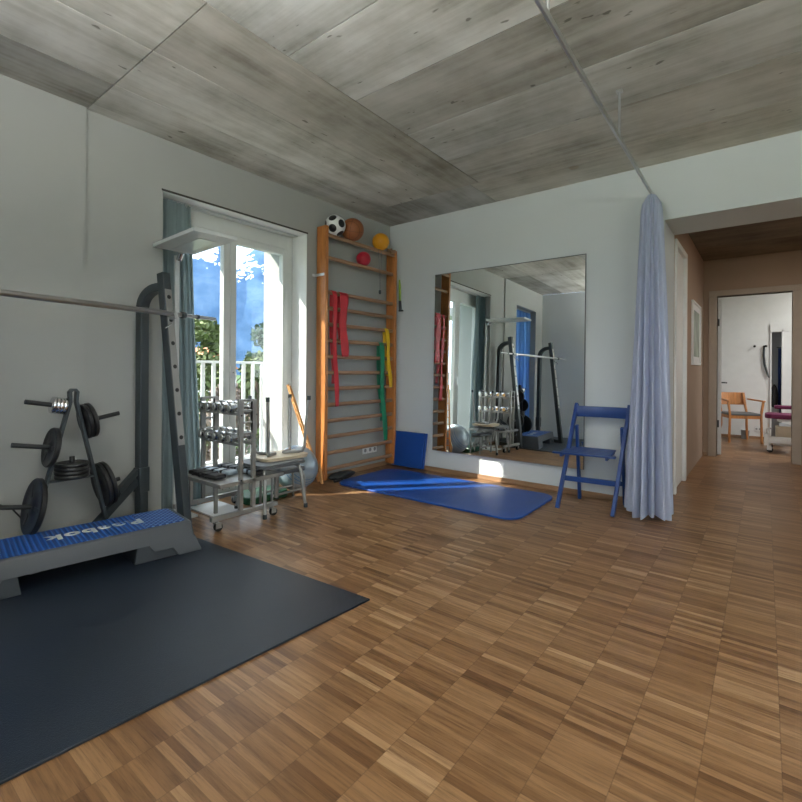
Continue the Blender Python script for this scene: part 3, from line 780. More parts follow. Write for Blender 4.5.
# ------------------------------------------------------------------ dumbbell trolley
tr = thing('dumbbell_trolley', 'grey steel wheeled dumbbell trolley standing in front of the window', 'trolley', (.29, -2.18, 0))
XF, XB = .53, .055
for X, nm in ((XF, 'f'), (XB, 'b')):
    m = MB(); m.bar((X, -2.44, .083), (X, -1.93, .083), .03, .03); m.build('base_beam', 'silver', tr, world=True, bevel=.002)
    for y in (-2.225, -2.128):
        m = MB(); m.bar((X, y, .098), (X, y, .83), .026, .026, (1, 0, 0)); m.build('post', 'silver', tr, world=True, bevel=.002)
    m = MB()
    for z in (.835, .765, .685, .61):
        m.bar((X, -2.238, z), (X, -2.115, z), .02, .016 if z > .8 else .012)
    m.box(X - .012, X + .014, -2.245, -2.212, .60, .84).box(X - .012, X + .014, -2.141, -2.108, .60, .84)
    m.build('end_plate', 'silver', tr, world=True, bevel=.001)
    m = MB(); m.cyl((X + .0145, -2.23, .735), (X + .017, -2.23, .735), .006, 10).cyl((X + .0145, -2.11, .735), (X + .017, -2.11, .735), .006, 10).cyl((X + .0145, -2.23, .30), (X + .017, -2.23, .30), .006, 10); m.build('bolt', 'black_paint', tr, world=True)
    for y in (-2.40, -1.97):
        m = MB(); m.cyl((X, y, .068), (X, y, .055), .012, 12); m.box(X - .018, X - .013, y - .012, y + .026, .022, .056).box(X + .013, X + .018, y - .012, y + .026, .022, .056).box(X - .018, X + .018, y - .012, y + .018, .053, .058)
        cs = m.build('castor', 'silver', tr, world=True)
        m = MB(); m.cyl((X - .011, y + .012, .027), (X + .011, y + .012, .027), .0265, 20); m.build('wheel', 'rubber', cs, world=True)
for z in (.742, .536):
    for y in (-2.225, -2.128):
        m = MB(); m.bar((XB, y, z), (XF, y, z), .022, .018); m.build('shelf_rail', 'silver', tr, world=True, bevel=.001)
# lower tray frame
m = MB(); y0, y1 = -2.37, -1.89; z = .285
m.bar((XB - .04, y0, z), (XF + .013, y0, z), .026, .026).bar((XB - .04, y1, z), (XF + .013, y1, z), .026, .026).bar((XF, y0 + .013, z), (XF, y1 - .013, z), .026, .026).bar((XB - .027, y0 + .013, z), (XB - .027, y1 - .013, z), .026, .026)
m.build('tray_frame', 'silver', tr, world=True, bevel=.001)
m = MB(); m.box(XB, XF - .013, y0 + .013, y1 - .013, z + .004, z + .010); m.build('tray_sheet', 'silver', tr, world=True)
for x in (XB + .1, XF - .06):
    for y in (y0, y1):
        m = MB(); m.bar((x, y, .10), (x, y, z - .013), .02, .02, (1, 0, 0)); m.build('tray_leg', 'silver', tr, world=True)
# dumbbells, one built then copied
def dumbbell(loc, endmat, r, label):
    t = thing('dumbbell', label, 'dumbbell', loc, R(90), 'chrome dumbbells on the two shelves of the trolley')
    m = MB(); m.lathe([(.011, -.055), (.013, -.03), (.0145, 0), (.013, .03), (.011, .055)], Matrix.Rotation(R(90), 4, 'Y'), 16); m.build('handle', 'chrome', t)
    for s in (-1, 1):
        m = MB(); m.lathe([(0, .052), (r * .7, .052), (r, .060), (r, .092), (r * .72, .100), (0, .100)], Matrix.Rotation(R(90 * s), 4, 'Y'), 8); h_ = m.build('head', 'chrome', t)
        m = MB(); m.lathe([(0, .1005), (r * .6, .1005), (r * .55, .104), (0, .104)], Matrix.Rotation(R(90 * s), 4, 'Y'), 18); m.build('end_cap', endmat if s > 0 else 'alu', h_)
    return t
proto = {}
spots = [(.085, 'mustard'), (.178, 'mustard'), (.270, 'brass'), (.362, 'brass'), (.455, 'brass')]
names_ = ['first dumbbell from the window on the {} trolley shelf', 'second dumbbell from the window on the {} trolley shelf', 'middle dumbbell on the {} trolley shelf',
          'second dumbbell from the front on the {} trolley shelf', 'front dumbbell on the {} trolley shelf']
for lv, zz in (('upper', .751), ('lower', .545)):
    for k, (x, em) in enumerate(spots):
        if lv == 'lower' and k == 4: x = .455
        r = .033 if lv == 'upper' else .037
        lab = 'chrome ' + names_[k].format(lv)
        z_ = zz + r * .935
        key = (em, r)
        if key not in proto: proto[key] = dumbbell((x, -2.17, z_ + .0), em, r, lab)
        else:
            o = copy_tree(proto[key]); o.location = (x, -2.17, z_); o['label'] = lab
# cuffs in the tray
def cuff(x, y, rz, label, mat='pad_grey', L=.30, up=.2985):
    t = thing('ankle_weight', label, 'ankle weight', (x, y, up), rz, 'ankle weights lying in the trolley tray')
    m = MB(); m.box(-L / 2, L / 2, -.045, .045, 0, .030); m.build('cuff', mat, t, bevel=.011, segs=3)
    m = MB()
    for k in range(3): m.box(-L / 2 + .05 + k * .08, -L / 2 + .07 + k * .08, -.047, .047, .0, .033)
    m.build('strap', 'black_fabric', t, bevel=.002)
cuff(.24, -2.30, R(2), 'black ankle weight at the left edge of the trolley tray', 'black_fabric', .33)
cuff(.20, -2.19, R(12), 'blue grey ankle weight second from the left edge of the trolley tray', 'gymball')
cuff(.38, -2.04, R(-10), 'blue grey ankle weight lying crosswise near the front of the trolley tray', 'gymball', .22)
cuff(.16, -2.05, R(4), 'dark grey ankle weight at the stool side of the trolley tray', 'pad_grey', .26)
m = MB(); m.box(-.22, .22, -.12, .12, 0, .012)
o = m.build('white_board', 'socket', bevel=.003); 
o.location = (.13, -2.14, .0005)
tag(o, 'flat white board lying on the floor under the dumbbell trolley', 'board')

# ------------------------------------------------------------------ uplight floor lamp
fl = thing('floor_lamp', 'floor lamp with wide flat white rectangular head by the window', 'floor lamp', (-.012, -2.395, 0))
m = MB(); m.prism(rrect(-.035, .16, -.09, .09, .02), 0, .012); m.build('base', 'wax_white', fl, bevel=.003)
m = MB(); m.bar((0, 0, .012), (0, 0, 1.855), .034, .022, (1, 0, 0)); m.build('pole', 'wax_white', fl, bevel=.004)
L0 = Matrix.Translation((.335, -.055, 1.868)) @ Matrix.Rotation(R(-3), 4, 'Z')
m = MB(); bx = .295; by = .142
m.hexa([L0 @ Vector(q) for q in ((-bx + .04, -by + .04, -.004), (bx - .04, -by + .04, -.004), (bx - .04, by - .04, -.004), (-bx + .04, by - .04, -.004))],
       [L0 @ Vector(q) for q in ((-bx, -by, .008), (bx, -by, .008), (bx, by, .008), (-bx, by, .008))])
m.box(-bx, bx, -by, -by + .006, .008, .030, L0).box(-bx, bx, by - .006, by, .008, .030, L0).box(-bx, -bx + .006, -by + .006, by - .006, .008, .030, L0).box(bx - .006, bx, -by + .006, by - .006, .008, .030, L0)
hd = m.build('lamp_head', 'wax_white', fl)
m = MB(); m.box(-.20, .20, -.06, .06, -.0065, -.0035, L0); m.build('reflector_panel', 'alu', hd, bevel=.002)
m = MB(); m.cyl((.03, 0, 1.82), (.06, 0, 1.866), .02, 16); m.build('collar', 'chrome', fl)

# ------------------------------------------------------------------ squat rack (turned about 10 degrees)
RA = R(-11.5)                      # local x = depth from wall, local y = width toward the window
rk = thing('squat_rack', 'dark grey steel squat rack with slanted perforated posts by the left wall', 'squat rack', (.08, -2.668, 0), 0)
ux = Vector((math.cos(R(11.5)), math.sin(R(11.5)), 0)); uy = Vector((-math.sin(R(11.5)), math.cos(R(11.5)), 0))
O = Vector((.083, -2.668, 0))
def rp(a, b_, z): return O + ux * a + uy * b_ + Vector((0, 0, z))
WR = 1.12
for bb_ in (0, -WR):
    # rear post with the bent top
    pts = [rp(0, bb_, .01), rp(0, bb_, .5), rp(0, bb_, 1.0), rp(0, bb_, 1.44)]
    for k in range(1, 9):
        t_ = R(90 * k / 8); pts.append(rp(.165 - .165 * math.cos(t_), bb_, 1.44 + .125 * math.sin(t_)))
    pts.append(rp(.195, bb_, 1.568))
    m = MB()
    prev = None
    # square section sweep
    rings = []
    for i, p_ in enumerate(pts):
        tg = (pts[min(i + 1, len(pts) - 1)] - pts[max(i - 1, 0)]).normalized(); sd = uy; nn = sd.cross(tg).normalized()
        rings.append([m.bm.verts.new(p_ + sd * a * .03 + nn * c_ * .027) for a, c_ in ((-1, -1), (1, -1), (1, 1), (-1, 1))])
    for A, B in zip(rings, rings[1:]):
        for k in range(4): m.bm.faces.new((A[k], A[(k + 1) % 4], B[(k + 1) % 4], B[k]))
    m.bm.faces.new(rings[0]); m.bm.faces.new(rings[-1])
    m.build('rear_post', 'dark_steel', rk, world=True, bevel=.004)
    T = rp(.200, bb_, 1.655); Bm = rp(.425, bb_, .01); dr = (Bm - T).normalized(); fn = uy.cross(dr).normalized()
    if fn.dot(ux) < 0: fn = -fn
    m = MB(); m.bar(T, Bm, .055, .060, fn) ; m.build('front_post', 'dark_steel', rk, world=True, bevel=.004)
    # perforated face plate
    L = (Bm - T).length
    s0 = T + dr * .11 + fn * .0315; s1 = T + dr * (L * .66) + fn * .0315
    m = MB(); m.bar(s0, s1, .045, .003, fn); fp = m.build('hole_plate', 'silver', rk, world=True)
    q = .05
    while q < (s1 - s0).length - .02:
        c_ = s0 + dr * q + fn * .0018; m = MB(); m.cyl(c_ - fn * .001, c_ + fn * .0015, .013, 14); m.build('hole', 'rubber', fp, world=True); q += .148
    # bar hook
    hp_ = T + dr * .298 + fn * .032
    m = MB(); m.bar(hp_, hp_ + fn * .055, .02, .016).bar(hp_ + fn * .050 + Vector((0, 0, -.008)), hp_ + fn * .050 + Vector((0, 0, .03)), .02, .010, fn); m.build('bar_hook', 'alu', rk, world=True)
    m = MB(); hq = T + dr * .33 + fn * .034; m.tube([hq, hq + fn * .03 - uy * .03 + Vector((0, 0, -.015)), hq + fn * .03 - uy * .065 + Vector((0, 0, -.04))], .004, 8); m.build('hook_pin', 'chrome', rk, world=True)
    # sleeve and braces
    m = MB(); m.bar(rp(0, bb_, .24), rp(0, bb_, .40), .070, .066, ux); m.build('sleeve', 'dark_steel', rk, world=True, bevel=.003)
m = MB(); m.bar(rp(0, -.035, .38), rp(.05, -.19, .285), .03, .04).bar(rp(.05, -.19, .285), rp(.05, -.25, .27), .03, .03); m.build('brace', 'dark_steel', rk, world=True, bevel=.002)
m = MB(); m.bar(rp(0, -.035, .32), rp(.05, -.36, .09), .03, .05); m.build('brace', 'dark_steel', rk, world=True, bevel=.002)
m = MB(); m.bar(rp(0, -WR - .03, .055), rp(0, .03, .055), .05, .09); m.build('base_beam', 'dark_steel', rk, world=True, bevel=.003)
for bb_ in (0, -WR):
    m = MB(); m.bar(rp(.03, bb_, .035), rp(.40, bb_, .035), .05, .05); m.build('side_beam', 'dark_steel', rk, world=True, bevel=.003)

# barbell
bp0 = Vector((.395, -2.36, 1.372)); bd = Vector((-.0, -1, 0)); 
T = rp(.200, 0, 1.655); Bm = rp(.425, 0, .01); dr = (Bm - T).normalized(); fn = uy.cross(dr).normalized()
if fn.dot(ux) < 0: fn = -fn
hk = T + dr * .298 + fn * .030 + fn * .026 + Vector((0, 0, .0240))
br = thing('barbell', 'long thin steel barbell resting empty on the rack hooks', 'barbell', tuple(hk))
m = MB(); m.cyl(hk - uy * (WR + .06), hk + uy * .055, .0155, 20); m.build('shaft', 'bar_steel', br, world=True)
m = MB(); m.cyl(hk + uy * .055, hk + uy * .085, .021, 20); m.build('collar', 'dark_steel', br, world=True)
m = MB(); m.cyl(hk + uy * .085, hk + uy * .33, .0115, 20); m.build('sleeve', 'bar_steel', br, world=True)
m = MB(); m.cyl(hk + uy * .175, hk + uy * .19, .016, 20); m.build('clip', 'dark_steel', br, world=True)
m = MB(); m.cyl(hk - uy * (WR + .06), hk - uy * (WR + .09), .021, 20); m.build('collar', 'dark_steel', br, world=True)
m = MB(); m.cyl(hk - uy * (WR + .09), hk - uy * (WR + .33), .0115, 20); m.build('sleeve', 'bar_steel', br, world=True)

# ------------------------------------------------------------------ plate tree
TX = .245
AP = Vector((TX, -3.107, .922)); LL = Vector((TX - .01, -3.323, .03)); RL = Vector((TX + .01, -2.913, .03))
pt = thing('plate_tree', 'black A-shaped weight plate tree standing behind the blue step', 'weight stand', (TX, -3.12, 0))
def lp(a, b_, q): return a.lerp(b_, q)
m = MB()
ptsL = [LL, lp(LL, AP, .5), lp(LL, AP, .93), AP + Vector((0, -.018, -.008)), AP + Vector((0, -.008, .004)), AP + Vector((0, .008, .004)), AP + Vector((0, .018, -.008)), lp(RL, AP, .93), lp(RL, AP, .5), RL]
rings = []
for i, p_ in enumerate(ptsL):
    tg = (ptsL[min(i + 1, 9)] - ptsL[max(i - 1, 0)]).normalized(); sd = Vector((1, 0, 0)); nn = sd.cross(tg).normalized(); sd2 = tg.cross(nn)
    rings.append([m.bm.verts.new(p_ + sd2 * a * .019 + nn * c_ * .008) for a, c_ in ((-1, -1), (1, -1), (1, 1), (-1, 1))])
for A, B in zip(rings, rings[1:]):
    for k in range(4): m.bm.faces.new((A[k], A[(k + 1) % 4], B[(k + 1) % 4], B[k]))
m.bm.faces.new(rings[0]); m.bm.faces.new(rings[-1])
m.build('a_frame', 'dark_steel', pt, world=True, bevel=.002)
m = MB(); m.bar((TX - .02, -3.323, .02), (TX + .16, -3.323, .02), .035, .03); m.build('foot', 'black_paint', pt, world=True, bevel=.002)
m = MB(); m.bar((TX - .02, -2.913, .02), (TX + .18, -2.913, .02), .035, .03); m.build('foot', 'black_paint', pt, world=True, bevel=.002)
m = MB(); m.bar((TX, -3.218, .428), (TX, -3.003, .428), .03, .012); m.build('shelf_bar', 'dark_steel', pt, world=True)
m = MB(); m.cyl((TX, -3.111, .434), (TX, -3.111, .553), .013, 16); m.build('centre_pin', 'black_paint', pt, world=True)
tilt = math.tan(R(11))
def peg(z, side, L_):
    q = (z - .03) / (.915 - .03); base = lp(LL if side < 0 else RL, AP, q)
    d_ = Vector((0, side, tilt)).normalized()
    m = MB(); m.cyl(base, base + d_ * L_, .0125, 16); m.build('peg', 'black_paint', pt, world=True)
    return base, d_
PR = lambda r, t_: [(0.014, 0), (r * .28, 0), (r * .32, t_ * .12), (r * .78, t_ * .12), (r * .84, 0), (r * .96, 0), (r, t_ * .2), (r, t_ * .8), (r * .96, t_), (r * .84, t_), (r * .78, t_ * .88), (r * .32, t_ * .88), (r * .28, t_), (.014, t_), (.014, 0)]
def plate(base, d_, dist, r, t_, mat, label, group, nm='weight_plate', cat='weight plate'):
    c_ = base + d_ * dist - Vector((0, 0, 0))
    o = thing(nm, label, cat, tuple(c_), 0, group)
    rot = Vector((0, 0, 1)).rotation_difference(d_).to_matrix().to_4x4()
    m = MB(); m.lathe(PR(r, t_), rot, 44); bd_ = m.build('plate_body', mat, o)
    if mat == 'iron' and r > .08:
        # raised spokes / grip marks
        for k in range(3):
            m = MB(); m.box(r * .34, r * .80, -.010, .010, t_ * .5, t_ * .97, rot @ Matrix.Rotation(2 * PI * k / 3, 4, 'Z'))
            m.build('raised_rib', mat, bd_)
    return o
g_ = 'weight plates on the plate tree'
b1, d1 = peg(.30, -1, .33); plate(b1, d1, .012, .150, .028, 'iron', 'largest black weight plate on the lower left peg of the plate tree', g_)
b2, d2 = peg(.605, -1, .20); plate(b2, d2, .012, .108, .026, 'iron', 'medium black weight plate on the middle left peg of the plate tree', g_)
b3, d3 = peg(.825, -1, .20)
for k in range(4):
    plate(b3, d3, .016 + k * .017, .046, .0145, 'chrome', ['chrome ring weight nearest the frame on the upper left peg', 'second chrome ring weight from the frame on the upper left peg', 'third chrome ring weight from the frame on the upper left peg', 'outermost chrome ring weight on the upper left peg'][k], 'small chrome weights', 'small_weight')
b4, d4 = peg(.735, 1, .20)
plate(b4, d4, .010, .100, .022, 'iron', 'inner black weight plate on the upper right peg of the plate tree', g_); plate(b4, d4, .036, .100, .022, 'iron', 'outer black weight plate on the upper right peg of the plate tree', g_)
b5, d5 = peg(.36, 1, .12)
plate(b5, d5, .010, .130, .024, 'iron', 'inner large black weight plate on the lower right peg of the plate tree', g_); plate(b5, d5, .037, .130, .024, 'iron', 'outer large black weight plate on the lower right peg of the plate tree', g_)
for k in range(4):
    r = .082
    plate(Vector((TX, -3.111, .4345)), Vector((0, 0, 1)), k * .0215, r, .021, 'iron', ['bottom plate of the flat stack between the legs of the plate tree', 'second plate from the bottom of the flat stack in the plate tree', 'third plate from the bottom of the flat stack in the plate tree', 'top plate of the flat stack between the legs of the plate tree'][k], 'flat stack of weight plates')
cb = MB(); cb.tube([(.03, -3.62, .52), (.04, -3.5, .44), (.05, -3.42, .33), (.06, -3.33, .27), (.06, -3.22, .10), (.06, -3.1, .015)], .004, 8)
o = cb.build('black_cable', 'rubber'); tag(o, 'thin black cable drooping along the left wall behind the plate tree', 'cable')

# ------------------------------------------------------------------ aerobic step
ST = Matrix.Translation((.475, -3.170, .0095)) @ Matrix.Rotation(R(-8.0), 4, 'Z')
sp = thing('aerobic_step', 'grey aerobic step platform with ribbed blue top on the black mat', 'aerobic step', (.475, -3.170, .0095), R(-8))
Lh, Wh, Hs = .532, .178, .172
def sect(y, top, bot, zt, zb): pass
# body: shell with chamfered rim, sides flaring to the feet
m = MB()
m.hexa([(-Wh - .012, -Lh - .012, .085), (Wh + .012, -Lh - .012, .085), (Wh + .012, Lh + .012, .085), (-Wh - .012, Lh + .012, .085)],
       [(-Wh + .002, -Lh + .002, Hs), (Wh - .002, -Lh + .002, Hs), (Wh - .002, Lh - .002, Hs), (-Wh + .002, Lh - .002, Hs)])
ed = [e for e in m.bm.edges if max(v.co.z for v in e.verts) > Hs - .001]
bmesh.ops.bevel(m.bm, geom=ed, offset=.016, segments=4, profile=.5, affect='EDGES')
m.build('platform', 'step_grey', sp)
for s in (-1, 1):
    m = MB(); ye, yi = s * (Lh + .035), s * (Lh - .14); yt = s * (Lh + .010)
    w0, w1 = Wh + .028, Wh + .0115
    lo, hi = min(ye, yi), max(ye, yi)
    prof = [(s * (Lh + .046), 0), (s * (Lh + .012), .09), (s * (Lh - .235), .09), (s * (Lh - .205), .045), (s * (Lh - .110), .045), (s * (Lh - .080), 0)]
    n = len(prof); vs = []
    for sx in (-1, 1):
        for y, z in prof: vs.append(m.bm.verts.new((sx * (w0 - (w0 - w1) * z / .09), y, z)))
    m.bm.faces.new(vs[:n]); m.bm.faces.new(list(reversed(vs[n:])))
    for k in range(n): m.bm.faces.new((vs[k], vs[(k + 1) % n], vs[n + (k + 1) % n], vs[n + k]))
    m.build('foot', 'step_grey', sp, bevel=.004)
    m = MB(); a, c_ = s * (Lh - .085), s * (Lh - .30); b0, b1_ = s * (Lh - .02), s * (Lh - .285)
    xo = Wh + .014
    m.hexa([(-xo, min(a, c_), 0), (xo, min(a, c_), 0), (xo, max(a, c_), 0), (-xo, max(a, c_), 0)],
           [(-xo + .012, min(b0, b1_), .086), (xo - .012, min(b0, b1_), .086), (xo - .012, max(b0, b1_), .086), (-xo + .012, max(b0, b1_), .086)])
    m.build('riser_block', 'step_dark', sp, bevel=.004)
m = MB(); m.prism(rrect(-Wh + .022, Wh - .022, -Lh + .03, Lh - .03, .02), Hs - .001, Hs + .003); m.build('tread', 'step_blue', sp, bevel=.001)
cu = bpy.data.curves.new('tmp_text', 'FONT'); cu.body = 'Reebok'; cu.size = .115; cu.extrude = .0006; cu.offset = .0042; cu.align_x = 'CENTER'; cu.align_y = 'CENTER'; cu.space_character = 1.12
to = bpy.data.objects.new('tmp_text', cu); col.objects.link(to)
bpy.context.view_layer.update()
me = bpy.data.meshes.new_from_object(to.evaluated_get(bpy.context.evaluated_depsgraph_get()))
bpy.data.objects.remove(to); me.materials.clear(); me.materials.append(M['text_silver'])
me.transform(Matrix.Translation((.0, -.0, Hs + .0038)) @ Matrix.Rotation(R(-90), 4, 'Z') @ Matrix.Diagonal((1.12, 1, 1, 1)))
lo_ = bpy.data.objects.new('lettering', me); col.objects.link(lo_); lo_.parent = sp; lo_.name = 'lettering'; lo_['label'] = 'silver lettering'
lo_.location = (.0, .105, 0)

# ------------------------------------------------------------------ blue folding chair
ch = thing('folding_chair', 'blue painted wooden folding chair standing in front of the mirror', 'chair', (2.29, -.28, 0), 0)
F = [Vector((2.068, -.50, 0)), Vector((2.455, -.462, 0))]; TP = [Vector((2.115, -.185, .785)), Vector((2.500, -.150, .785))]
RF = [Vector((2.118, -.112, 0)), Vector((2.452, -.075, 0))]; RT = [Vector((2.138, -.262, .62)), Vector((2.462, -.225, .62))]
for k in range(2):
    m = MB(); m.bar(F[k], TP[k], .026, .036, (0, -1, .3)); m.build('leg', 'blue_chair', ch, world=True, bevel=.003)
    m = MB(); m.bar(RF[k], RT[k], .022, .032, (0, 1, .3)); m.build('leg', 'blue_chair', ch, world=True, bevel=.003)
def on(A, B, z): return A.lerp(B, z / B.z)
# curved backrest
a, c_ = on(F[0], TP[0], .725), on(F[1], TP[1], .725)
def backf(u, v):
    p_ = a.lerp(c_, u) + Vector((0, .022 * math.sin(PI * u) , 0)); return p_ + Vector((0, .0, (v - .5) * .085))
m = MB(); m.grid(backf, 16, 2); m.build('backrest', 'blue_chair', ch, world=True, solid=.013, bevel=.002)
a, c_ = on(F[0], TP[0], .22), on(F[1], TP[1], .22); m = MB(); m.bar(a, c_, .014, .038); m.build('stretcher', 'blue_chair', ch, world=True, bevel=.002)
a, c_ = on(RF[0], RT[0], .17), on(RF[1], RT[1], .17); m = MB(); m.bar(a, c_, .014, .034); m.build('stretcher', 'blue_chair', ch, world=True, bevel=.002)
sdir = (F[1] - F[0]).normalized(); fdir = Vector((-sdir.y, sdir.x, 0))
S0 = F[0] + Vector((-.0, 0, .432)) + sdir * .008 - fdir * .03
for k in range(6):
    y = .0 + k * .062; off = .012 if k < 4 else .012
    m = MB(); p0 = S0 + fdir * (y + .0) ; x0_ = -.035 if k == 0 else .012; x1_ = .405 if k == 0 else .362
    m.bar(p0 + sdir * x0_, p0 + sdir * x1_, .045, .013); m.build('seat_slat', 'blue_chair', ch, world=True, bevel=.003)
for x_ in (.028, .345):
    m = MB(); m.bar(S0 + sdir * x_ + Vector((0, 0, -.015)) - fdir * .02, S0 + sdir * x_ + fdir * .33 + Vector((0, 0, -.015)), .018, .022); m.build('seat_rail', 'blue_chair', ch, world=True, bevel=.002)

# ------------------------------------------------------------------ corridor: picture
pc = thing('picture_frame', 'framed pale green picture hanging on the left corridor wall', 'picture', (JX, 2.05, 1.46))
y0, y1, z0, z1 = -.37, .37, -.34, .34; t_ = .02
m = MB(); m.box(0.0, .022, y0, y0 + t_, z0, z1).box(0, .022, y1 - t_, y1, z0, z1).box(0, .022, y0 + t_, y1 - t_, z0, z0 + t_).box(0, .022, y0 + t_, y1 - t_, z1 - t_, z1); m.build('frame', 'white', pc, bevel=.002)
m = MB(); m.box(.002, .010, y0 + t_, y1 - t_, z0 + t_, z1 - t_); m.build('mount', 'socket', pc)
m = MB(); m.box(.010, .011, y0 + .09, y1 - .09, z0 + .09, z1 - .09); m.build('print', 'print_green', pc)

# ------------------------------------------------------------------ far room: armchair, hooks, table
ac = thing('wooden_armchair', 'orange wooden armchair with grey seat in the far room', 'armchair', (3.01, 4.70, 0), R(22)); ac.scale = (.92, .92, .95)
def leg(pts, w=.026, d=.034):
    m = MB()
    for p_, q_ in zip(pts, pts[1:]): m.bar(p_, q_, w, d, (0, 1, 0))
    m.build('leg', 'chair_wood', ac, bevel=.002)
leg([(-.225, -.24, 0), (-.215, -.235, .44), (-.235, -.22, .64)]); leg([(.225, -.24, 0), (.215, -.235, .44), (.25, -.22, .64)])
leg([(-.225, .27, 0), (-.19, .20, .25), (-.20, .18, .45), (-.215, .24, .76)]); leg([(.215, .27, 0), (.18, .20, .25), (.17, .18, .45), (.135, .24, .76)])
m = MB(); m.prism(rrect(-.225, .225, -.25, .22, .04), .425, .455); m.build('seat', 'pad_grey', ac, bevel=.008, segs=3)
m = MB(); m.box(-.215, .215, -.243, -.22, .375, .425).box(-.215, .215, .17, .19, .375, .425).box(-.215, -.195, -.22, .17, .375, .425).box(.195, .215, -.22, .17, .375, .425); m.build('seat_frame', 'chair_wood', ac, bevel=.002)
def bk(u, v): return Vector((-.235 + .40 * u + .02 * v, .245 - .02 * v + .03 * math.sin(PI * u) + .03 * (1 - v) * 0, .565 + .20 * (1 - v)))
m = MB(); m.grid(bk, 14, 4); m.build('backrest', 'chair_wood', ac, solid=.014, bevel=.002)
for s in (-1, 1):
    m = MB(); m.bar((s * .245, -.26, .65), (s * .215, .235, .66), .045, .022); m.build('armrest', 'chair_wood', ac, bevel=.005)
for k, (x, z) in enumerate(((3.185, 1.445), (3.325, 1.445))):
    o = thing('wall_hook', ['dark round wall hook, left of the two in the far room', 'dark round wall hook holding the curved shoehorn in the far room'][k], 'hook', (x, FB, z))
    m = MB(); m.cyl((0, 0, 0), (0, -.035, 0), .008, 10); m.build('peg', 'base_wood', o)
    m = MB(); m.sphere((0, -.042, 0), .018, 16); m.build('knob', 'black_paint', o)
sh = MB(); sh.tube([(3.325 - .02, FB - .020, 1.455), (3.300, FB - .022, 1.31), (3.312, FB - .022, 1.16), (3.345, FB - .022, 1.02), (3.365, FB - .022, .96)], [.011, .015, .015, .013, .009], 10)
o = sh.build('curved_shoehorn', 'dark_steel'); tag(o, 'long dark curved shoehorn hanging from the right wall hook', 'shoehorn')
bn = thing('small_bin', 'small grey box standing on the floor behind the wooden armchair', 'box', (3.075, 5.03, 0))
m = MB(); m.hexa([(-.045, -.04, 0), (.045, -.04, 0), (.045, .04, 0), (-.045, .04, 0)], [(-.055, -.045, .14), (.055, -.045, .14), (.055, .045, .14), (-.055, .045, .14)]); m.build('box_body', 'plastic_grey', bn, bevel=.004)
m = MB(); m.box(-.056, .056, -.046, .046, .14, .147); m.build('rim', 'socket', bn)
so = thing('wall_socket', 'white double wall socket low behind the wooden armchair', 'socket', (3.235, FB, .16))
m = MB(); m.box(-.045, .045, -.009, 0, -.04, .04); m.build('plate', 'socket', so, bevel=.003)
m = MB(); m.cyl((-.02, -.0085, 0), (-.02, -.0105, 0), .014, 14).cyl((.02, -.0085, 0), (.02, -.0105, 0), .014, 14); m.build('recess', 'plastic_grey', so)
gm = thing('hanging_coat', 'dark blue cloth hanging in the narrow recess of the far room', 'coat', (3.52, FB + .24, 1.3))
m = MB(); m.grid(lambda u, v: Vector((3.478 + .09 * u, FB + .24 + .02 * math.sin(u * 19) , 1.42 - 1.1 * v)), 24, 6); m.build('fabric', 'navy', gm, world=True, solid=.006)
m = MB(); m.bar((3.46, FB + .24, 1.43), (3.60, FB + .24, 1.43), .01, .012); m.build('hanger', 'dark_steel', gm, world=True)
bgk = thing('dark_bag', 'dark bag standing in the narrow recess beside the blue cloth', 'bag', (3.43, FB + .17, 0))
m = MB(); m.sphere((.0, -.02, .66), .14, 24, (.35, .4, 1.4)); m.build('bag_body', 'black_fabric', bgk)
m = MB(); m.box(-.06, .06, -.06, .05, 0, .50); m.build('stand', 'plastic_grey', bgk)

tt = thing('treatment_table', 'white height adjustable treatment table with purple pads in the far room', 'treatment table', (4.1, 3.95, 0))
m = MB(); m.prism(rrect(3.315, 3.70, 3.72, 4.12, .09), .440, .498); m.build('pad', 'purple', tt, world=True, bevel=.015, segs=3)
m = MB(); m.prism(rrect(3.72, 5.2, 3.66, 4.18, .05), .440, .498); m.build('pad', 'purple', tt, world=True, bevel=.015, segs=3)
m = MB(); m.hexa([(3.42, 4.28, .535), (3.9, 4.28, .535), (3.9, 4.50, .535), (3.42, 4.50, .535)], [(3.42, 4.28, .58), (3.9, 4.28, .58), (3.9, 4.50, .58), (3.42, 4.50, .58)]); m.build('arm_pad', 'purple', tt, world=True, bevel=.015, segs=3)
m = MB(); m.bar((3.46, 3.80, .42), (5.1, 3.80, .42), .03, .035).bar((3.46, 4.05, .42), (5.1, 4.05, .42), .03, .035).bar((3.46, 3.80, .42), (3.46, 4.05, .42), .03, .035).bar((3.65, 4.05, .43), (3.65, 4.40, .50), .03, .03); m.build('upper_frame', 'white', tt, world=True, bevel=.003)
m = MB(); m.bar((3.47, 3.86, .36), (3.62, 3.86, .33), .03, .05).bar((3.62, 3.86, .40), (3.70, 3.86, .30), .02, .03); m.build('adjusting_lever', 'alu', tt, world=True)
m = MB(); m.box(3.43, 3.60, 3.80, 3.98, .17, .34).cyl((3.66, 3.93, .16), (3.66, 3.93, .42), .03, 18); m.build('motor', 'beige', tt, world=True, bevel=.01)
m = MB(); m.box(3.31, 3.36, 3.70, 4.16, .09, .24).box(3.36, 5.1, 3.70, 3.73, .12, .21).box(3.40, 5.1, 3.78, 3.84, .09, .16).box(3.40, 5.1, 4.02, 4.08, .09, .16); m.build('base_frame', 'white', tt, world=True, bevel=.006)
m = MB(); m.tube([(3.335, 3.78, .24), (3.335, 3.78, .30), (3.39, 3.78, .31)], .01, 10); m.build('pedal', 'chrome', tt, world=True)
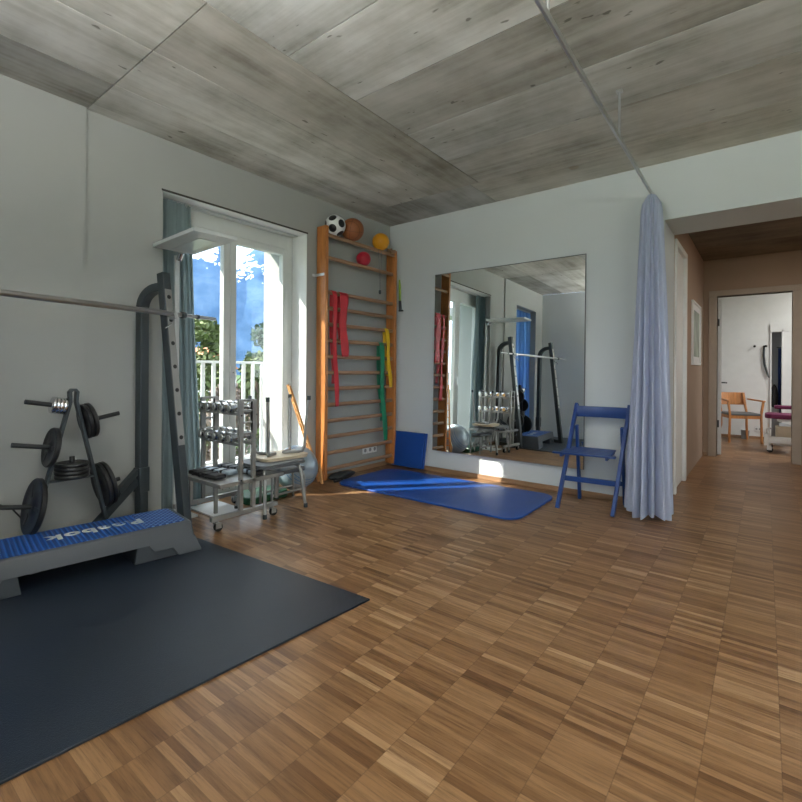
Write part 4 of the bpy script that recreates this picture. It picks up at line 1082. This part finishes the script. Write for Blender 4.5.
for x, y in ((3.36, 3.74), (3.36, 4.12), (5.05, 3.76), (5.05, 4.10)):
    m = MB(); m.cyl((x - .0, y, .092), (x, y, .07), .02, 12).box(x - .02, x + .03, y - .022, y - .016, .03, .075); cs = m.build('castor', 'white', tt, world=True)
    m = MB(); m.cyl((x + .012, y - .014, .034), (x + .012, y + .012, .034), .034, 20); m.build('wheel', 'rubber', cs, world=True)

# ------------------------------------------------------------------ light
w_ = bpy.data.worlds.new('sky'); scene.world = w_; w_.use_nodes = True
nt = w_.node_tree; nt.nodes.clear()
out = nt.nodes.new('ShaderNodeOutputWorld'); bgn = nt.nodes.new('ShaderNodeBackground')
tc = nt.nodes.new('ShaderNodeTexCoord'); ns = nt.nodes.new('ShaderNodeTexNoise'); ns.inputs['Scale'].default_value = 2.2; ns.inputs['Detail'].default_value = 6
rp_ = nt.nodes.new('ShaderNodeValToRGB')
rp_.color_ramp.elements[0].position = .38; rp_.color_ramp.elements[0].color = (.42, .64, 1, 1)
rp_.color_ramp.elements[1].position = .55; rp_.color_ramp.elements[1].color = (.95, .98, 1, 1)
nt.links.new(tc.outputs['Generated'], ns.inputs['Vector']); nt.links.new(ns.outputs['Fac'], rp_.inputs[0])
nt.links.new(rp_.outputs[0], bgn.inputs[0]); bgn.inputs[1].default_value = 2.2
nt.links.new(bgn.outputs[0], out.inputs[0])

sn = bpy.data.lights.new('sun', 'SUN'); sn.energy = 6.0; sn.angle = R(.55); sn.color = (1, .93, .82)
so_ = bpy.data.objects.new('sun', sn); col.objects.link(so_)
az, el = R(47.8), R(35.5)
dv = Vector((math.cos(az) * math.cos(el), math.sin(az) * math.cos(el), -math.sin(el)))
so_.rotation_euler = dv.to_track_quat('-Z', 'Y').to_euler()

def fill_ceiling_lamp(x, y, z, sx, sy, power, color, label):  # unseen lamps added to brighten the corridor and far room
    t = thing('fill_ceiling_lamp', label, 'lamp', (x, y, z))
    m = MB(); m.box(-sx / 2 - .02, sx / 2 + .02, -sy / 2 - .02, sy / 2 + .02, -.03, 0); m.build('housing', 'white', t, bevel=.004)
    L_ = bpy.data.lights.new('fill_light', 'AREA'); L_.shape = 'RECTANGLE'; L_.size = sx; L_.size_y = sy; L_.energy = power; L_.color = color
    lo = bpy.data.objects.new('fill_light', L_); col.objects.link(lo); lo.parent = t; lo.location = (0, 0, -.035)
    return t
# uplighter added as unseen fill light, shaped like the lamp by the window
def fill_uplighter(x, y, power, label):
    t = thing('floor_lamp', label, 'floor lamp', (x, y, 0))
    m = MB(); m.prism(rrect(-.13, .13, -.10, .10, .02), 0, .012); m.build('base', 'wax_white', t, bevel=.003)
    m = MB(); m.bar((0, 0, .012), (0, 0, 1.80), .034, .022, (1, 0, 0)); m.build('pole', 'wax_white', t)
    m = MB(); m.box(-.30, .30, -.14, .14, 1.80, 1.83); m.build('lamp_head', 'wax_white', t, bevel=.003)
    L_ = bpy.data.lights.new('uplight', 'AREA'); L_.shape = 'RECTANGLE'; L_.size = .5; L_.size_y = .22; L_.energy = power; L_.color = (1, .99, .96)
    lo = bpy.data.objects.new('uplight', L_); col.objects.link(lo); lo.parent = t; lo.location = (0, 0, 1.845); lo.rotation_euler = (PI, 0, 0)
fill_uplighter(2.6, -4.30, 58, 'white uplighter added for brightness against the rear wall, outside the picture')
fill_uplighter(5.2, -3.9, 50, 'white uplighter added for brightness right of the camera, outside the picture')
fill_ceiling_lamp(4.6, 4.2, 2.495, .9, .3, 18, (1, .98, .94), 'added flat fill lamp above the treatment table, hidden behind the door head')
fill_ceiling_lamp(4.1, 1.5, HC, .25, .25, 5.5, (1, .88, .76), 'added small warm fill lamp on the corridor ceiling right of the opening, outside the picture')

# ------------------------------------------------------------------ camera
cam = bpy.data.cameras.new('camera'); co = bpy.data.objects.new('camera', cam); col.objects.link(co)
f_, yaw, roll, shy = 470.512, .658539, .005938, -31.369
co.location = (3.31852, -4.07074, 1.05)
fwd = Vector((-math.sin(yaw), math.cos(yaw), 0)); right = Vector((math.cos(yaw), math.sin(yaw), 0)); up = Vector((0, 0, 1))
# picture turned clockwise by roll -> camera turned counter-clockwise
r2 = right * math.cos(roll) + up * math.sin(roll); u2 = -right * math.sin(roll) + up * math.cos(roll)
co.matrix_world = Matrix(((r2.x, u2.x, -fwd.x, co.location.x), (r2.y, u2.y, -fwd.y, co.location.y), (r2.z, u2.z, -fwd.z, co.location.z), (0, 0, 0, 1)))
cam.sensor_width = 36; cam.lens = f_ / 802 * 36
cam.shift_x = (math.sin(roll) * shy) / 802; cam.shift_y = math.cos(roll) * shy / 802
cam.clip_start = .05; cam.clip_end = 2000
scene.camera = co

scene.view_settings.view_transform = 'Standard'; scene.view_settings.look = 'None'
scene.view_settings.exposure = 1.05; scene.view_settings.gamma = 1; scene.view_settings.use_curve_mapping = False
